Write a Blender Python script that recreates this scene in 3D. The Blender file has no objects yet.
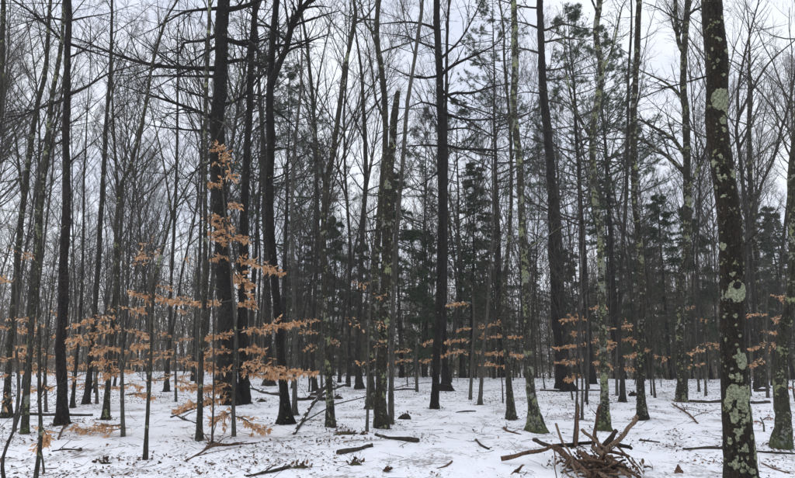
import bpy, math, random
import numpy as np
from mathutils import Vector, Matrix

# ------------------------------------------------------------------ camera
F_PX, CX, CY, HOR = 600.0, 397.5, 239.0, 345.0
CAM_H = 1.6
PITCH = math.atan((HOR - CY) / F_PX)
scene = bpy.context.scene
C = scene.collection
cam_d = bpy.data.cameras.new('camera'); cam_d.sensor_width = 36.0; cam_d.sensor_fit = 'HORIZONTAL'
cam_d.lens = 36.0 * F_PX / 795.0; cam_d.clip_start = 0.05; cam_d.clip_end = 3000
cam = bpy.data.objects.new('camera', cam_d); C.objects.link(cam)
cam.location = (0, 0, CAM_H); cam.rotation_euler = (math.pi / 2 + PITCH, 0, 0)
scene.camera = cam
# ------------------------------------------------------------------ sky, sun, exposure
SUN_EL, SUN_AZ = math.radians(48), math.radians(-40)
w = bpy.data.worlds.new('World'); scene.world = w; w.use_nodes = True
nt = w.node_tree; nt.nodes.clear()
def N(t, kind, **kw):
    n = t.nodes.new(kind)
    for k, v in kw.items(): setattr(n, k, v)
    return n
out = N(nt, 'ShaderNodeOutputWorld'); bg = N(nt, 'ShaderNodeBackground'); bg.inputs[1].default_value = 0.11
sky = N(nt, 'ShaderNodeTexSky', sky_type='NISHITA', sun_disc=False)
sky.sun_elevation = SUN_EL; sky.sun_rotation = SUN_AZ
tc = N(nt, 'ShaderNodeTexCoord')
mp = N(nt, 'ShaderNodeMapping'); mp.inputs['Scale'].default_value = (1.0, 1.0, 2.0)
nz = N(nt, 'ShaderNodeTexNoise'); nz.inputs['Scale'].default_value = 3.2; nz.inputs['Detail'].default_value = 5; nz.inputs['Roughness'].default_value = 0.55
rp = N(nt, 'ShaderNodeValToRGB')
rp.color_ramp.elements[0].position = 0.36; rp.color_ramp.elements[0].color = (0.63, 0.68, 0.80, 1)
rp.color_ramp.elements[1].position = 0.60; rp.color_ramp.elements[1].color = (0.83, 0.86, 0.92, 1)
sc_ = N(nt, 'ShaderNodeVectorMath', operation='SCALE'); sc_.inputs['Scale'].default_value = 7.6
mx = N(nt, 'ShaderNodeMixRGB'); mx.inputs[0].default_value = 0.92
L_ = nt.links.new
L_(tc.outputs['Generated'], mp.inputs[0]); L_(mp.outputs[0], nz.inputs['Vector']); L_(nz.outputs[0], rp.inputs[0])
L_(rp.outputs[0], sc_.inputs[0]); L_(sky.outputs[0], mx.inputs[1]); L_(sc_.outputs[0], mx.inputs[2])
L_(mx.outputs[0], bg.inputs[0]); L_(bg.outputs[0], out.inputs[0])
sun_d = bpy.data.lights.new('sun', 'SUN'); sun_d.energy = 1.5; sun_d.angle = math.radians(70); sun_d.color = (1.0, 0.97, 0.93)
sun = bpy.data.objects.new('sun', sun_d); C.objects.link(sun)
sun.rotation_euler = (math.pi / 2 - SUN_EL, 0, math.pi - SUN_AZ); sun.location = (0, 0, 40)
vs = scene.view_settings; vs.view_transform = 'Standard'; vs.look = 'None'; vs.gamma = 1.0; vs.use_curve_mapping = False
vs.exposure = 0.56
scene.cycles.max_bounces = 6; scene.cycles.diffuse_bounces = 3; scene.cycles.transparent_max_bounces = 4
scene.cycles.volume_bounces = 1

# ------------------------------------------------------------------ maths helpers
rng = np.random.default_rng(11)
def unit(v): return v / np.maximum(np.linalg.norm(v, axis=-1, keepdims=True), 1e-9)
def hash2(ix, iy, s):
    h = (ix.astype(np.int64) * 374761393 + iy.astype(np.int64) * 668265263 + s * 982451653) & 0x7fffffff
    h = ((h ^ (h >> 13)) * 1274126177) & 0x7fffffff
    return ((h ^ (h >> 16)) & 0xffff) / 65535.0
def vnoise(x, y, s=0):
    x = np.asarray(x, float); y = np.asarray(y, float)
    ix = np.floor(x); iy = np.floor(y); fx = x - ix; fy = y - iy
    fx = fx * fx * (3 - 2 * fx); fy = fy * fy * (3 - 2 * fy)
    a = hash2(ix, iy, s); b = hash2(ix + 1, iy, s); c = hash2(ix, iy + 1, s); d = hash2(ix + 1, iy + 1, s)
    return (a * (1 - fx) + b * fx) * (1 - fy) + (c * (1 - fx) + d * fx) * fy
def sstep(a, b, x):
    t = np.clip((x - a) / (b - a), 0, 1); return t * t * (3 - 2 * t)
def ground_h(x, y):
    x = np.asarray(x, float); y = np.asarray(y, float)
    crest = 27 + 9 * sstep(4, -14, x)
    fall = np.maximum(y - crest, 0)
    h = -0.068 * (np.sqrt(fall * fall + 16) - 4)
    h = np.where(fall > 0, h, 0); h = np.maximum(h, -6 - 0.002 * y) + 0
    far = sstep(45, 110, y)
    h = h * (1 - far) + far * (-2.6)
    near = sstep(60, 25, y)
    h = h + (vnoise(x / 5.0, y / 5.0, 1) - .5) * .16 + (vnoise(x / 1.6, y / 1.6, 2) - .5) * .075
    h = h + near * ((vnoise(x / .55, y / .55, 3) - .5) * .035 + (vnoise(x / .2, y / .2, 4) - .5) * .014)
    return h
FWD = np.array([0, math.cos(PITCH), math.sin(PITCH)]); UPV = np.array([0, -math.sin(PITCH), math.cos(PITCH)])
CAMP = np.array([0, 0, CAM_H])
def ray(px, py): return np.array([1.0, 0, 0]) * (px - CX) / F_PX + UPV * (CY - py) / F_PX + FWD
def PP(px, py, d):                       # point that a pixel shows at a depth d (metres along the view)
    r = ray(px, py); return CAMP + r * (d / r[1])
def hit(px, py):                         # where a pixel meets the ground
    r = ray(px, py); prev = 1.0
    for t in np.arange(1.0, 90, .05):
        p = CAMP + r * t
        if p[2] <= float(ground_h(p[0], p[1])): return p
    return CAMP + r * 60
def catmull(P, ds):
    P = np.asarray(P, float)
    if len(P) == 2: P = np.vstack([P[0], (P[0] + P[1]) / 2, P[1]])
    Q = np.vstack([2 * P[0] - P[1], P, 2 * P[-1] - P[-2]]); o = []
    for i in range(1, len(Q) - 2):
        n = max(2, int(np.linalg.norm(Q[i + 1, :3] - Q[i, :3]) / ds)); t = np.linspace(0, 1, n, endpoint=False)[:, None]
        o.append(.5 * (2 * Q[i] + (Q[i + 1] - Q[i - 1]) * t + (2 * Q[i - 1] - 5 * Q[i] + 4 * Q[i + 1] - Q[i + 2]) * t ** 2 + (3 * Q[i] - Q[i - 1] - 3 * Q[i + 1] + Q[i + 2]) * t ** 3))
    o.append(P[-1:]); return np.vstack(o)

# ------------------------------------------------------------------ mesh helpers
class MB:
    def __init__(s): s.v = []; s.q = []; s.t = []; s.n = 0; s.qm = []; s.tm = []
    def add(s, v, quads=None, tris=None, mat=0):
        if quads is not None and len(quads): s.q.append(quads + s.n); s.qm.append(np.full(len(quads), mat))
        if tris is not None and len(tris): s.t.append(tris + s.n); s.tm.append(np.full(len(tris), mat))
        s.v.append(v); s.n += len(v)
    def mesh(s, name, mats, smooth=True):
        me = bpy.data.meshes.new(name)
        v = np.vstack(s.v).astype(np.float32)
        q = np.vstack(s.q) if s.q else np.zeros((0, 4), int); t = np.vstack(s.t) if s.t else np.zeros((0, 3), int)
        me.vertices.add(len(v)); me.vertices.foreach_set('co', v.ravel())
        nl = len(q) * 4 + len(t) * 3
        me.loops.add(nl); me.polygons.add(len(q) + len(t))
        me.loops.foreach_set('vertex_index', np.concatenate([q.ravel(), t.ravel()]).astype(np.int32))
        st = np.concatenate([np.arange(len(q)) * 4, len(q) * 4 + np.arange(len(t)) * 3]).astype(np.int32)
        me.polygons.foreach_set('loop_start', st)
        me.polygons.foreach_set('material_index', np.concatenate(s.qm + s.tm).astype(np.int32) if (s.qm or s.tm) else [])
        me.polygons.foreach_set('use_smooth', np.full(len(q) + len(t), smooth))
        me.update(calc_edges=True)
        for m in (mats if isinstance(mats, (list, tuple)) else [mats]): me.materials.append(m)
        return me
    def build(s, name, mats, parent=None, smooth=True):
        o = bpy.data.objects.new(name, s.mesh(name, mats, smooth)); C.objects.link(o)
        if parent is not None: o.parent = parent
        return o
    def tubes(s, P, R, sides=3, mat=0, cap=False, rough=0.0, rg=None):
        P = np.asarray(P, float); R = np.asarray(R, float)
        if P.ndim == 2: P = P[None]; R = R[None]
        if len(P) == 0: return
        Nn, n, _ = P.shape
        T = unit(np.gradient(P, axis=1)); m = unit(P[:, -1] - P[:, 0])
        ref = np.eye(3)[np.argmin(np.abs(m), axis=1)][:, None, :]
        U = unit(np.cross(T, np.broadcast_to(ref, T.shape))); V = np.cross(T, U)
        a = np.arange(sides) * 2 * math.pi / sides
        rr = R[:, :, None] * np.ones(sides)
        if rough: rr = rr * (1 + rough * (rg or rng).normal(size=rr.shape))
        ring = P[:, :, None, :] + rr[..., None] * (np.cos(a)[:, None] * U[:, :, None, :] + np.sin(a)[:, None] * V[:, :, None, :])
        i = np.arange(n - 1)[:, None] * sides; j = np.arange(sides)[None]; j2 = (j + 1) % sides
        f = np.stack([i + j, i + j2, i + sides + j2, i + sides + j], -1).reshape(-1, 4)
        fs = (np.arange(Nn) * n * sides)[:, None, None] + f[None]
        s.add(ring.reshape(-1, 3), fs.reshape(-1, 4), mat=mat)
        if cap:
            for k in range(Nn):
                for e in (0, n - 1):
                    rg_ = ring[k, e]; c = rg_.mean(0); idx = np.arange(sides)
                    tri = np.stack([idx, (idx + 1) % sides, np.full(sides, sides)], -1)
                    s.add(np.vstack([rg_, c]), tris=tri if e else tri[:, ::-1], mat=cap if cap is not True else mat)
def grow(S, D, L, R0, n, wander, up, rg, tip=.3):
    d = unit(np.asarray(D, float)); P = [np.asarray(S, float)]; L = np.asarray(L, float)
    for i in range(n - 1):
        d = unit(d + rg.normal(size=d.shape) * wander + np.array([0, 0, up])); P.append(P[-1] + d * (L / (n - 1))[:, None])
    t = np.linspace(0, 1, n)[None]
    return np.stack(P, 1), np.asarray(R0)[:, None] * (1 - (1 - tip) * t)
def spawn(P, R, k, t0, t1, a0, a1, lf, rf, rg, flat=0.0, abslen=None):
    M, n, _ = P.shape
    t = np.sort(t0 + (t1 - t0) * (np.arange(k)[None] + rg.random((M, k))) / k, axis=1)
    x = t * (n - 1); i = np.minimum(x.astype(int), n - 2); fr = (x - i)[..., None]
    m = np.arange(M)[:, None]
    pos = P[m, i] * (1 - fr) + P[m, i + 1] * fr; tan = unit(P[m, i + 1] - P[m, i])
    rad = R[m, i] * (1 - fr[..., 0]) + R[m, i + 1] * fr[..., 0]
    rv = rg.normal(size=tan.shape); rv[..., 2] *= (1 - flat)
    pr = unit(rv - (rv * tan).sum(-1, keepdims=True) * tan)
    an = rg.uniform(a0, a1, t.shape)[..., None]
    D = np.cos(an) * tan + np.sin(an) * pr
    PL = np.linalg.norm(np.diff(P, axis=1), axis=-1).sum(1)[:, None]
    Ln = (abslen if abslen is not None else lf * PL) * (1.15 - .75 * (t - t0) / max(t1 - t0, .01)) * rg.uniform(.6, 1.25, t.shape)
    r = np.minimum(rad * rf, rad * .8)
    return pos.reshape(-1, 3), D.reshape(-1, 3), Ln.ravel(), r.ravel(), np.repeat(np.arange(M), k)
LEAF_V = np.array([[0, 0, 0], [.28, .23, .03], [.28, -.23, .03], [.34, 0, -.04], [.68, .2, .02], [.68, -.2, .02], [.7, 0, -.06], [1, 0, -.02]])
LEAF_T = np.array([[0, 3, 1], [0, 2, 3], [1, 3, 4], [3, 6, 4], [2, 5, 3], [3, 5, 6], [4, 6, 7], [5, 7, 6]])
def frames(D, rg, nz=None):
    X = unit(D); nv = rg.normal(size=X.shape) if nz is None else nz
    Z = unit(nv - (nv * X).sum(-1, keepdims=True) * X); Y = np.cross(Z, X); return X, Y, Z
def add_leaves(mb, pos, X, Y, Z, size, mat=0, curl=None, T=LEAF_V, TT=LEAF_T):
    n = len(pos)
    if n == 0: return
    V = np.broadcast_to(T, (n,) + T.shape).copy()
    if curl is not None:
        V[..., 2] += curl[:, None] * (V[..., 0] - .2) ** 2
    W = pos[:, None] + size[:, None, None] * (V[..., :1] * X[:, None] + V[..., 1:2] * Y[:, None] + V[..., 2:] * Z[:, None])
    mb.add(W.reshape(-1, 3), tris=(np.arange(n)[:, None, None] * len(T) + TT[None]).reshape(-1, 3), mat=mat)

# ------------------------------------------------------------------ object helpers
def tag(o, label=None, cat=None, group=None, kind=None):
    if label: o['label'] = label
    if cat: o['category'] = cat
    if group: o['group'] = group
    if kind: o['kind'] = kind
    return o
def empty(name, loc, label, cat, group=None):
    o = bpy.data.objects.new(name, None); C.objects.link(o); o.location = [float(v) for v in loc]; o.empty_display_size = .2
    return tag(o, label, cat, group)
def copy_tree(o, parent=None):
    c = o.copy(); C.objects.link(c); c.parent = parent
    for ch in o.children: copy_tree(ch, c)
    return c

# ------------------------------------------------------------------ materials
def new_mat(name):
    m = bpy.data.materials.new(name); m.use_nodes = True; t = m.node_tree; t.nodes.clear()
    o = N(t, 'ShaderNodeOutputMaterial'); b = N(t, 'ShaderNodeBsdfPrincipled'); t.links.new(b.outputs[0], o.inputs[0])
    b.inputs['Roughness'].default_value = .9; b.inputs['Specular IOR Level'].default_value = .25
    return m, t, b
def ramp(t, src, stops):
    r = N(t, 'ShaderNodeValToRGB'); e = r.color_ramp.elements
    while len(e) < len(stops): e.new(.5)
    for k, (p, c) in enumerate(stops): e[k].position = p; e[k].color = (*c, 1) if len(c) == 3 else (c[0],) * 3 + (1,)
    t.links.new(src, r.inputs[0]); return r.outputs[0]
def noise(t, vec, scale, detail=4, rough=.6):
    n = N(t, 'ShaderNodeTexNoise'); n.inputs['Scale'].default_value = scale; n.inputs['Detail'].default_value = detail; n.inputs['Roughness'].default_value = rough
    t.links.new(vec, n.inputs['Vector']); return n.outputs[0]
def mixc(t, f, a, b):
    m = N(t, 'ShaderNodeMixRGB')
    for k, v in ((0, f), (1, a), (2, b)):
        if hasattr(v, 'type') and hasattr(v, 'links'): t.links.new(v, m.inputs[k])
        elif k == 0: m.inputs[0].default_value = v
        else: m.inputs[k].default_value = (*v, 1)
    return m.outputs[0]
def mth(t, op, a, b=None):
    m = N(t, 'ShaderNodeMath', operation=op)
    for k, v in ((0, a), (1, b)):
        if v is None: continue
        if hasattr(v, 'links'): t.links.new(v, m.inputs[k])
        else: m.inputs[k].default_value = v
    return m.outputs[0]
def coords(t, rand=True):
    c = N(t, 'ShaderNodeTexCoord')
    if not rand: return c.outputs['Object']
    oi = N(t, 'ShaderNodeObjectInfo'); s = mth(t, 'MULTIPLY', oi.outputs['Random'], 50.0)
    a = N(t, 'ShaderNodeVectorMath', operation='ADD'); t.links.new(c.outputs['Object'], a.inputs[0]); t.links.new(s, a.inputs[1]); return a.outputs[0]
def bark(name, dark, light, lichen=0.0, moss=0.0, furrow=9.0, lich_col=(.36, .39, .20), bump=.9, fleck=.5):
    m, t, b = new_mat(name); v = coords(t)
    mpn = N(t, 'ShaderNodeMapping'); mpn.inputs['Scale'].default_value = (1, 1, .22); t.links.new(v, mpn.inputs[0]); sv = mpn.outputs[0]
    fur = noise(t, sv, furrow * 2.2, 6, .7); big = noise(t, v, 1.3, 3)
    col = ramp(t, fur, [(.40, dark), (.60, tuple(x * 1.25 for x in light))])
    col = mixc(t, mth(t, 'MULTIPLY', ramp(t, big, [(.4, (0,)), (.65, (1,))]), .35), col, tuple(x * 1.7 for x in light))
    h = fur
    fk = ramp(t, noise(t, v, 34, 3, .7), [(.60, (0,)), (.66, (fleck,))])
    col = mixc(t, fk, col, (.17, .18, .14))
    cr = ramp(t, noise(t, sv, furrow * 4.5, 3, .6), [(.34, (.75,)), (.5, (0,))]); col = mixc(t, cr, col, tuple(x * .5 for x in dark))
    if lichen > 0:
        l1 = noise(t, v, 4.6, 8, .66); l2 = noise(t, v, 21, 4, .65)
        msum = mth(t, 'ADD', l1, mth(t, 'MULTIPLY', mth(t, 'SUBTRACT', l2, .5), .55))
        th = .71 - .215 * lichen
        f1 = ramp(t, msum, [(th, (0,)), (th + .035, (1,))])
        vo = N(t, 'ShaderNodeTexVoronoi'); vo.inputs['Scale'].default_value = 9.0
        wv = N(t, 'ShaderNodeVectorMath', operation='ADD'); t.links.new(v, wv.inputs[0])
        nzc = N(t, 'ShaderNodeTexNoise'); nzc.inputs['Scale'].default_value = 14; t.links.new(v, nzc.inputs['Vector'])
        ws = N(t, 'ShaderNodeVectorMath', operation='SCALE'); ws.inputs['Scale'].default_value = .05; t.links.new(nzc.outputs[1], ws.inputs[0]); t.links.new(ws.outputs[0], wv.inputs[1])
        t.links.new(wv.outputs[0], vo.inputs['Vector'])
        sepc = N(t, 'ShaderNodeSeparateColor'); t.links.new(vo.outputs['Color'], sepc.inputs[0])
        rad = mth(t, 'MULTIPLY', mth(t, 'SUBTRACT', sepc.outputs[0], 1 - .75 * lichen), .62)
        f2 = ramp(t, mth(t, 'ADD', mth(t, 'SUBTRACT', rad, vo.outputs['Distance']), .5), [(.5, (0,)), (.52, (1,))])
        fl = mth(t, 'MAXIMUM', f1, f2)
        lc = mixc(t, ramp(t, noise(t, v, 34, 4, .7), [(.38, (0,)), (.6, (1,))]), tuple(x * .38 for x in lich_col), lich_col)
        lc = mixc(t, ramp(t, noise(t, v, 4.1, 2), [(.45, (0,)), (.6, (1,))]), lc, (.25, .26, .22))
        col = mixc(t, mth(t, 'MULTIPLY', fl, .88), col, lc); h = mth(t, 'ADD', h, mth(t, 'MULTIPLY', fl, .25))
    if moss > 0:
        cc = N(t, 'ShaderNodeTexCoord'); sp = N(t, 'ShaderNodeSeparateXYZ'); t.links.new(cc.outputs['Object'], sp.inputs[0])
        g = mth(t, 'SUBTRACT', 1.0, mth(t, 'DIVIDE', sp.outputs['Z'], moss))
        g = mth(t, 'ADD', g, mth(t, 'MULTIPLY', mth(t, 'SUBTRACT', noise(t, v, 9, 6, .7), .5), 3.2))
        col = mixc(t, ramp(t, g, [(.35, (0,)), (.75, (.7,))]), col, mixc(t, noise(t, v, 25, 3), (.035, .045, .015), (.13, .15, .06)))
    t.links.new(col, b.inputs['Base Color'])
    bp = N(t, 'ShaderNodeBump'); bp.inputs['Strength'].default_value = bump; bp.inputs['Distance'].default_value = .03
    t.links.new(h, bp.inputs['Height']); t.links.new(bp.outputs[0], b.inputs['Normal'])
    return m
M = {}
M['pine'] = bark('pine_bark', (.0036, .0028, .0024), (.0155, .012, .0105), .14, 0, 9, fleck=.35)  # pine tone lowered to stand in for shade of unbuilt woods behind camera
M['pine_clean'] = bark('dark_pine_bark', (.0042, .0033, .003), (.019, .0148, .0135), .0, 0, 8, fleck=.2)  # same frontal shade put into this bark's colour
M['maple'] = bark('maple_bark', (.013, .011, .009), (.046, .041, .030), .56, 0, 12)
M['maple_moss'] = bark('mossy_maple_bark', (.012, .011, .008), (.044, .040, .028), .68, .35, 12)
M['lichen'] = bark('lichen_covered_bark', (.013, .011, .008), (.050, .046, .035), .9, .3, 12, fleck=.7)
M['lichen2'] = bark('thinly_lichened_bark', (.010, .008, .0065), (.038, .033, .024), .66, 0, 12)
M['near'] = bark('shaded_wet_black_bark', (.0045, .0034, .0024), (.022, .016, .010), .40, 0, 16, fleck=.45)  # wet bark, colour darkened further in place of shade from behind the viewer
M['grey'] = bark('grey_sapling_bark', (.030, .027, .023), (.085, .078, .066), .25, 0, 16, bump=.3)
M['far'] = bark('far_bark', (.009, .0075, .0065), (.036, .031, .026), .28, 0, 8, bump=.4, fleck=.35)
M['twig'] = bark('twig_bark', (.020, .017, .015), (.055, .047, .041), 0, 0, 14, bump=.2, fleck=.15)
M['crown_twig'] = bark('grey_brown_twigs', (.024, .020, .016), (.072, .061, .049), 0, 0, 14, bump=.2, fleck=.2)
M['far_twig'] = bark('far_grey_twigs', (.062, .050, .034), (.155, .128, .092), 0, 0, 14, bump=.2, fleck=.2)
M['wood'] = bark('wet_dead_wood', (.022, .011, .007), (.155, .090, .058), 0, 0, 14, bump=.9, fleck=.25)
M['log'] = bark('rotten_log_bark', (.014, .011, .009), (.060, .048, .038), .22, 0, 10)
m, t, b = new_mat('beech_leaf'); v = coords(t)
oi = N(t, 'ShaderNodeObjectInfo'); gm = N(t, 'ShaderNodeNewGeometry')
rnd = mth(t, 'FRACT', mth(t, 'ADD', gm.outputs['Random Per Island'], oi.outputs['Random']))
lc = ramp(t, rnd, [(0, (.46, .23, .11)), (.35, (.70, .42, .225)), (.7, (.80, .53, .31)), (1, (.88, .70, .52))])
lc = mixc(t, mth(t, 'MULTIPLY', noise(t, v, 40, 3), .22), lc, (.38, .18, .08))
t.links.new(lc, b.inputs['Base Color']); b.inputs['Roughness'].default_value = .7
tr = N(t, 'ShaderNodeBsdfTranslucent'); t.links.new(lc, tr.inputs[0]); ms = N(t, 'ShaderNodeMixShader'); ms.inputs[0].default_value = .45
o_ = [n for n in t.nodes if n.type == 'OUTPUT_MATERIAL'][0]
t.links.new(b.outputs[0], ms.inputs[1]); t.links.new(tr.outputs[0], ms.inputs[2]); t.links.new(ms.outputs[0], o_.inputs[0]); M['leaf'] = m
m, t, b = new_mat('fallen_leaf'); gm = N(t, 'ShaderNodeNewGeometry')
t.links.new(ramp(t, gm.outputs['Random Per Island'], [(0, (.035, .022, .016)), (.5, (.10, .055, .034)), (.85, (.17, .10, .065)), (1, (.26, .14, .08))]), b.inputs['Base Color']); M['litter'] = m
m, t, b = new_mat('red_leaf'); gm = N(t, 'ShaderNodeNewGeometry')
t.links.new(ramp(t, gm.outputs['Random Per Island'], [(0, (.22, .05, .025)), (1, (.42, .12, .05))]), b.inputs['Base Color']); M['red'] = m
m, t, b = new_mat('needles'); gm = N(t, 'ShaderNodeNewGeometry')
t.links.new(ramp(t, gm.outputs['Random Per Island'], [(0, (.018, .034, .016)), (.6, (.042, .070, .032)), (1, (.090, .125, .060))]), b.inputs['Base Color']); b.inputs['Roughness'].default_value = .6; M['needle'] = m
m, t, b = new_mat('lichen'); v = coords(t)
lc = mixc(t, ramp(t, noise(t, v, 45, 4), [(.38, (0,)), (.62, (1,))]), (.10, .108, .068), (.32, .335, .215))
lc = mixc(t, ramp(t, noise(t, v, 26, 5, .7), [(.55, (0,)), (.62, (.9,))]), lc, (.02, .017, .013))
t.links.new(lc, b.inputs['Base Color']); bp = N(t, 'ShaderNodeBump'); bp.inputs['Strength'].default_value = .8; bp.inputs['Distance'].default_value = .008
t.links.new(noise(t, v, 60, 4), bp.inputs['Height']); t.links.new(bp.outputs[0], b.inputs['Normal']); M['lichen_patch'] = m
m, t, b = new_mat('black_knot'); b.inputs['Base Color'].default_value = (.012, .010, .009, 1); M['knot'] = m
m, t, b = new_mat('moss'); v = coords(t)
t.links.new(mixc(t, noise(t, v, 30, 4), (.03, .035, .015), (.11, .10, .05)), b.inputs['Base Color']); M['moss'] = m
m, t, b = new_mat('snow'); v = coords(t, False)
n1 = noise(t, v, .9, 6, .65); n2 = noise(t, v, 5.5, 6, .7); n3 = noise(t, v, 22, 4, .7)
sn = mixc(t, ramp(t, n2, [(.35, (0,)), (.65, (1,))]), (.79, .815, .875), (.88, .90, .945))
pk = mth(t, 'ADD', mth(t, 'MULTIPLY', n1, .55), mth(t, 'ADD', mth(t, 'MULTIPLY', n2, .30), mth(t, 'MULTIPLY', n3, .32)))
mask = ramp(t, pk, [(.605, (0,)), (.69, (.72,))])
lit = mixc(t, ramp(t, n3, [(.4, (0,)), (.6, (1,))]), (.055, .036, .026), (.15, .105, .08))
t.links.new(mixc(t, mask, sn, lit), b.inputs['Base Color']); b.inputs['Roughness'].default_value = .75
bp = N(t, 'ShaderNodeBump'); bp.inputs['Strength'].default_value = .55; bp.inputs['Distance'].default_value = .03
t.links.new(mth(t, 'ADD', n2, mth(t, 'MULTIPLY', n3, .5)), bp.inputs['Height']); t.links.new(bp.outputs[0], b.inputs['Normal']); M['snow'] = m
m, t, b = new_mat('fresh_snow'); b.inputs['Base Color'].default_value = (.86, .87, .90, 1); M['snowcap'] = m

# ------------------------------------------------------------------ ground
def build_ground():
    u = np.linspace(-1, 1, 300); x = 16 * u + 350 * np.abs(u) ** 5 * u
    k = np.linspace(0, 1, 360); y = -8 + 46 * k + 400 * k ** 6
    X, Y = np.meshgrid(x, y); Z = ground_h(X, Y)
    nx, ny = len(x), len(y); i = (np.arange(ny - 1)[:, None] * nx + np.arange(nx - 1)[None]).ravel()
    mb = MB(); mb.add(np.stack([X, Y, Z], -1).reshape(-1, 3), np.stack([i, i + 1, i + nx + 1, i + nx], -1))
    tag(mb.build('snowy_ground', M['snow']), 'thin snow with brown leaf litter showing through on the forest floor', 'ground', kind='structure')
build_ground()

# ------------------------------------------------------------------ trunks
class Trunk:
    pass
def make_trunk(path, radii, root, mat, sides=14, flare=.5, rough=.05, seed=0, ds=.18, name='trunk', flare_h=.26, wobble=.28):
    """path: world points base to tip; one mesh, horizontal rings"""
    rg = np.random.default_rng(seed + 77)
    A = catmull(np.column_stack([path, radii]), ds); o = np.array(root.location)
    P = A[:, :3] - o; R = np.maximum(A[:, 3], .004)
    P = np.vstack([P[0] - [0, 0, .35], P]); R = np.concatenate([[R[0] * 1.05], R])
    z = np.maximum(P[:, 2] - P[1, 2], 0); th = np.arange(sides) * 2 * math.pi / sides
    s = np.concatenate([[0], np.cumsum(np.linalg.norm(np.diff(P, axis=0), axis=1))])
    fl = flare * 1.35 * np.exp(-z / flare_h)[:, None]; ph = rg.uniform(0, 6.28, 3)
    lob = 1 + fl * (.75 + .45 * np.cos(3 * th + ph[0]) + .35 * np.cos(5 * th + ph[1]))[None]
    Rm = R[:, None] * lob
    nz_ = vnoise(np.cos(th)[None] * 1.6 + 9 + seed * 3.3 + s[:, None] * .3, s[:, None] * 2.2 + np.sin(th)[None] * 1.6, 5) - .5
    nz2 = rg.normal(size=Rm.shape); nz3 = vnoise(th[None] * 2.2 + seed * 7.1, s[:, None] * 7.0, 6) - .5; nz3[:, -1] = nz3[:, 0]
    Rm = Rm * (1 + rough * 2.6 * nz_ + rough * .6 * nz2 + rough * 1.6 * nz3)
    wob = np.stack([vnoise(s * 1.1 + seed, s * 0 + k, 8 + k) - .5 + .5 * (vnoise(s * 3.1 + seed, s * 0 + k, 10 + k) - .5) for k in (0, 1)], -1)
    P = P.copy(); P[:, :2] += wob * R[:, None] * wobble * np.clip(z, 0, 1)[:, None]
    ring = P[:, None, :] + np.stack([np.cos(th)[None] * Rm, np.sin(th)[None] * Rm, np.zeros_like(Rm)], -1)
    n = len(P); i = np.arange(n - 1)[:, None] * sides; j = np.arange(sides)[None]; j2 = (j + 1) % sides
    mb = MB(); mb.add(ring.reshape(-1, 3), np.stack([i + j, i + j2, i + sides + j2, i + sides + j], -1).reshape(-1, 4))
    idx = np.arange(sides); mb.add(np.vstack([ring[-1], ring[-1].mean(0) + [0, 0, .02]]), tris=np.stack([idx, (idx + 1) % sides, np.full(sides, sides)], -1))
    tr = Trunk(); tr.P = P; tr.Rm = Rm; tr.th = th; tr.o = o; tr.R = R
    tr.obj = mb.build(name, mat, root); return tr
def surf(tr, zl, ang):
    zl = np.asarray(zl, float); k = np.clip(np.interp(zl, tr.P[:, 2], np.arange(len(tr.P))), 0, len(tr.P) - 1.001); i = k.astype(int); f = (k - i)[..., None]
    c = tr.P[i] * (1 - f) + tr.P[i + 1] * f
    n = len(tr.th); a = (ang % (2 * math.pi)) / (2 * math.pi) * n; j = a.astype(int) % n; g = a - np.floor(a); j2 = (j + 1) % n
    f = f[..., 0]
    r = (tr.Rm[i, j] * (1 - g) + tr.Rm[i, j2] * g) * (1 - f) + (tr.Rm[i + 1, j] * (1 - g) + tr.Rm[i + 1, j2] * g) * f
    return c, r
def lichen_patch(tr, root, px, py, size_px, d, seed, aspect=1.0, hole=False):
    """a lobed crust of lichen lying on the bark where the pixel falls"""
    rg = np.random.default_rng(seed); w0 = PP(px, py, d) - tr.o
    c, r = surf(tr, np.array([w0[2]]), np.array([4.7])); off = np.clip((w0[0] - c[0, 0]) / r[0], -.97, .97)
    r_0 = r[0]; ang = -math.acos(off); rad = size_px / 2 * d / F_PX * 1.02
    nr, na = 5, 22; mb = MB(); th = np.arange(na) * 2 * math.pi / na
    lb_ = 1.0 if size_px < 14 else .45
    lob = 1 + lb_ * .22 * np.interp(th, np.linspace(0, 2 * math.pi, 12), np.append(x := rg.normal(size=11), x[0])) + lb_ * .10 * rg.normal(size=na)
    V = []
    for q in range(nr):
        t_ = (q / (nr - 1)) if not hole else .38 + .62 * q / (nr - 1)
        dz = rad * aspect * t_ * lob * np.sin(th); dx = rad * t_ * lob * np.cos(th)
        zz = w0[2] + dz; c, r = surf(tr, zz, ang + dx / r_0)
        rr = r + (.006 if q < nr - 1 else -.002) + .002 * rg.random(na); a = ang + dx / np.maximum(r, .01)
        V.append(np.stack([c[:, 0] + rr * np.cos(a), c[:, 1] + rr * np.sin(a), zz], -1))
    V = np.vstack(V); i = np.arange(nr - 1)[:, None] * na; j = np.arange(na)[None]; j2 = (j + 1) % na
    mb.add(V, np.stack([i + j, i + na + j, i + na + j2, i + j2], -1).reshape(-1, 4))
    return mb.build('lichen_patch', M['lichen_patch'], tr.obj)

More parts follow.
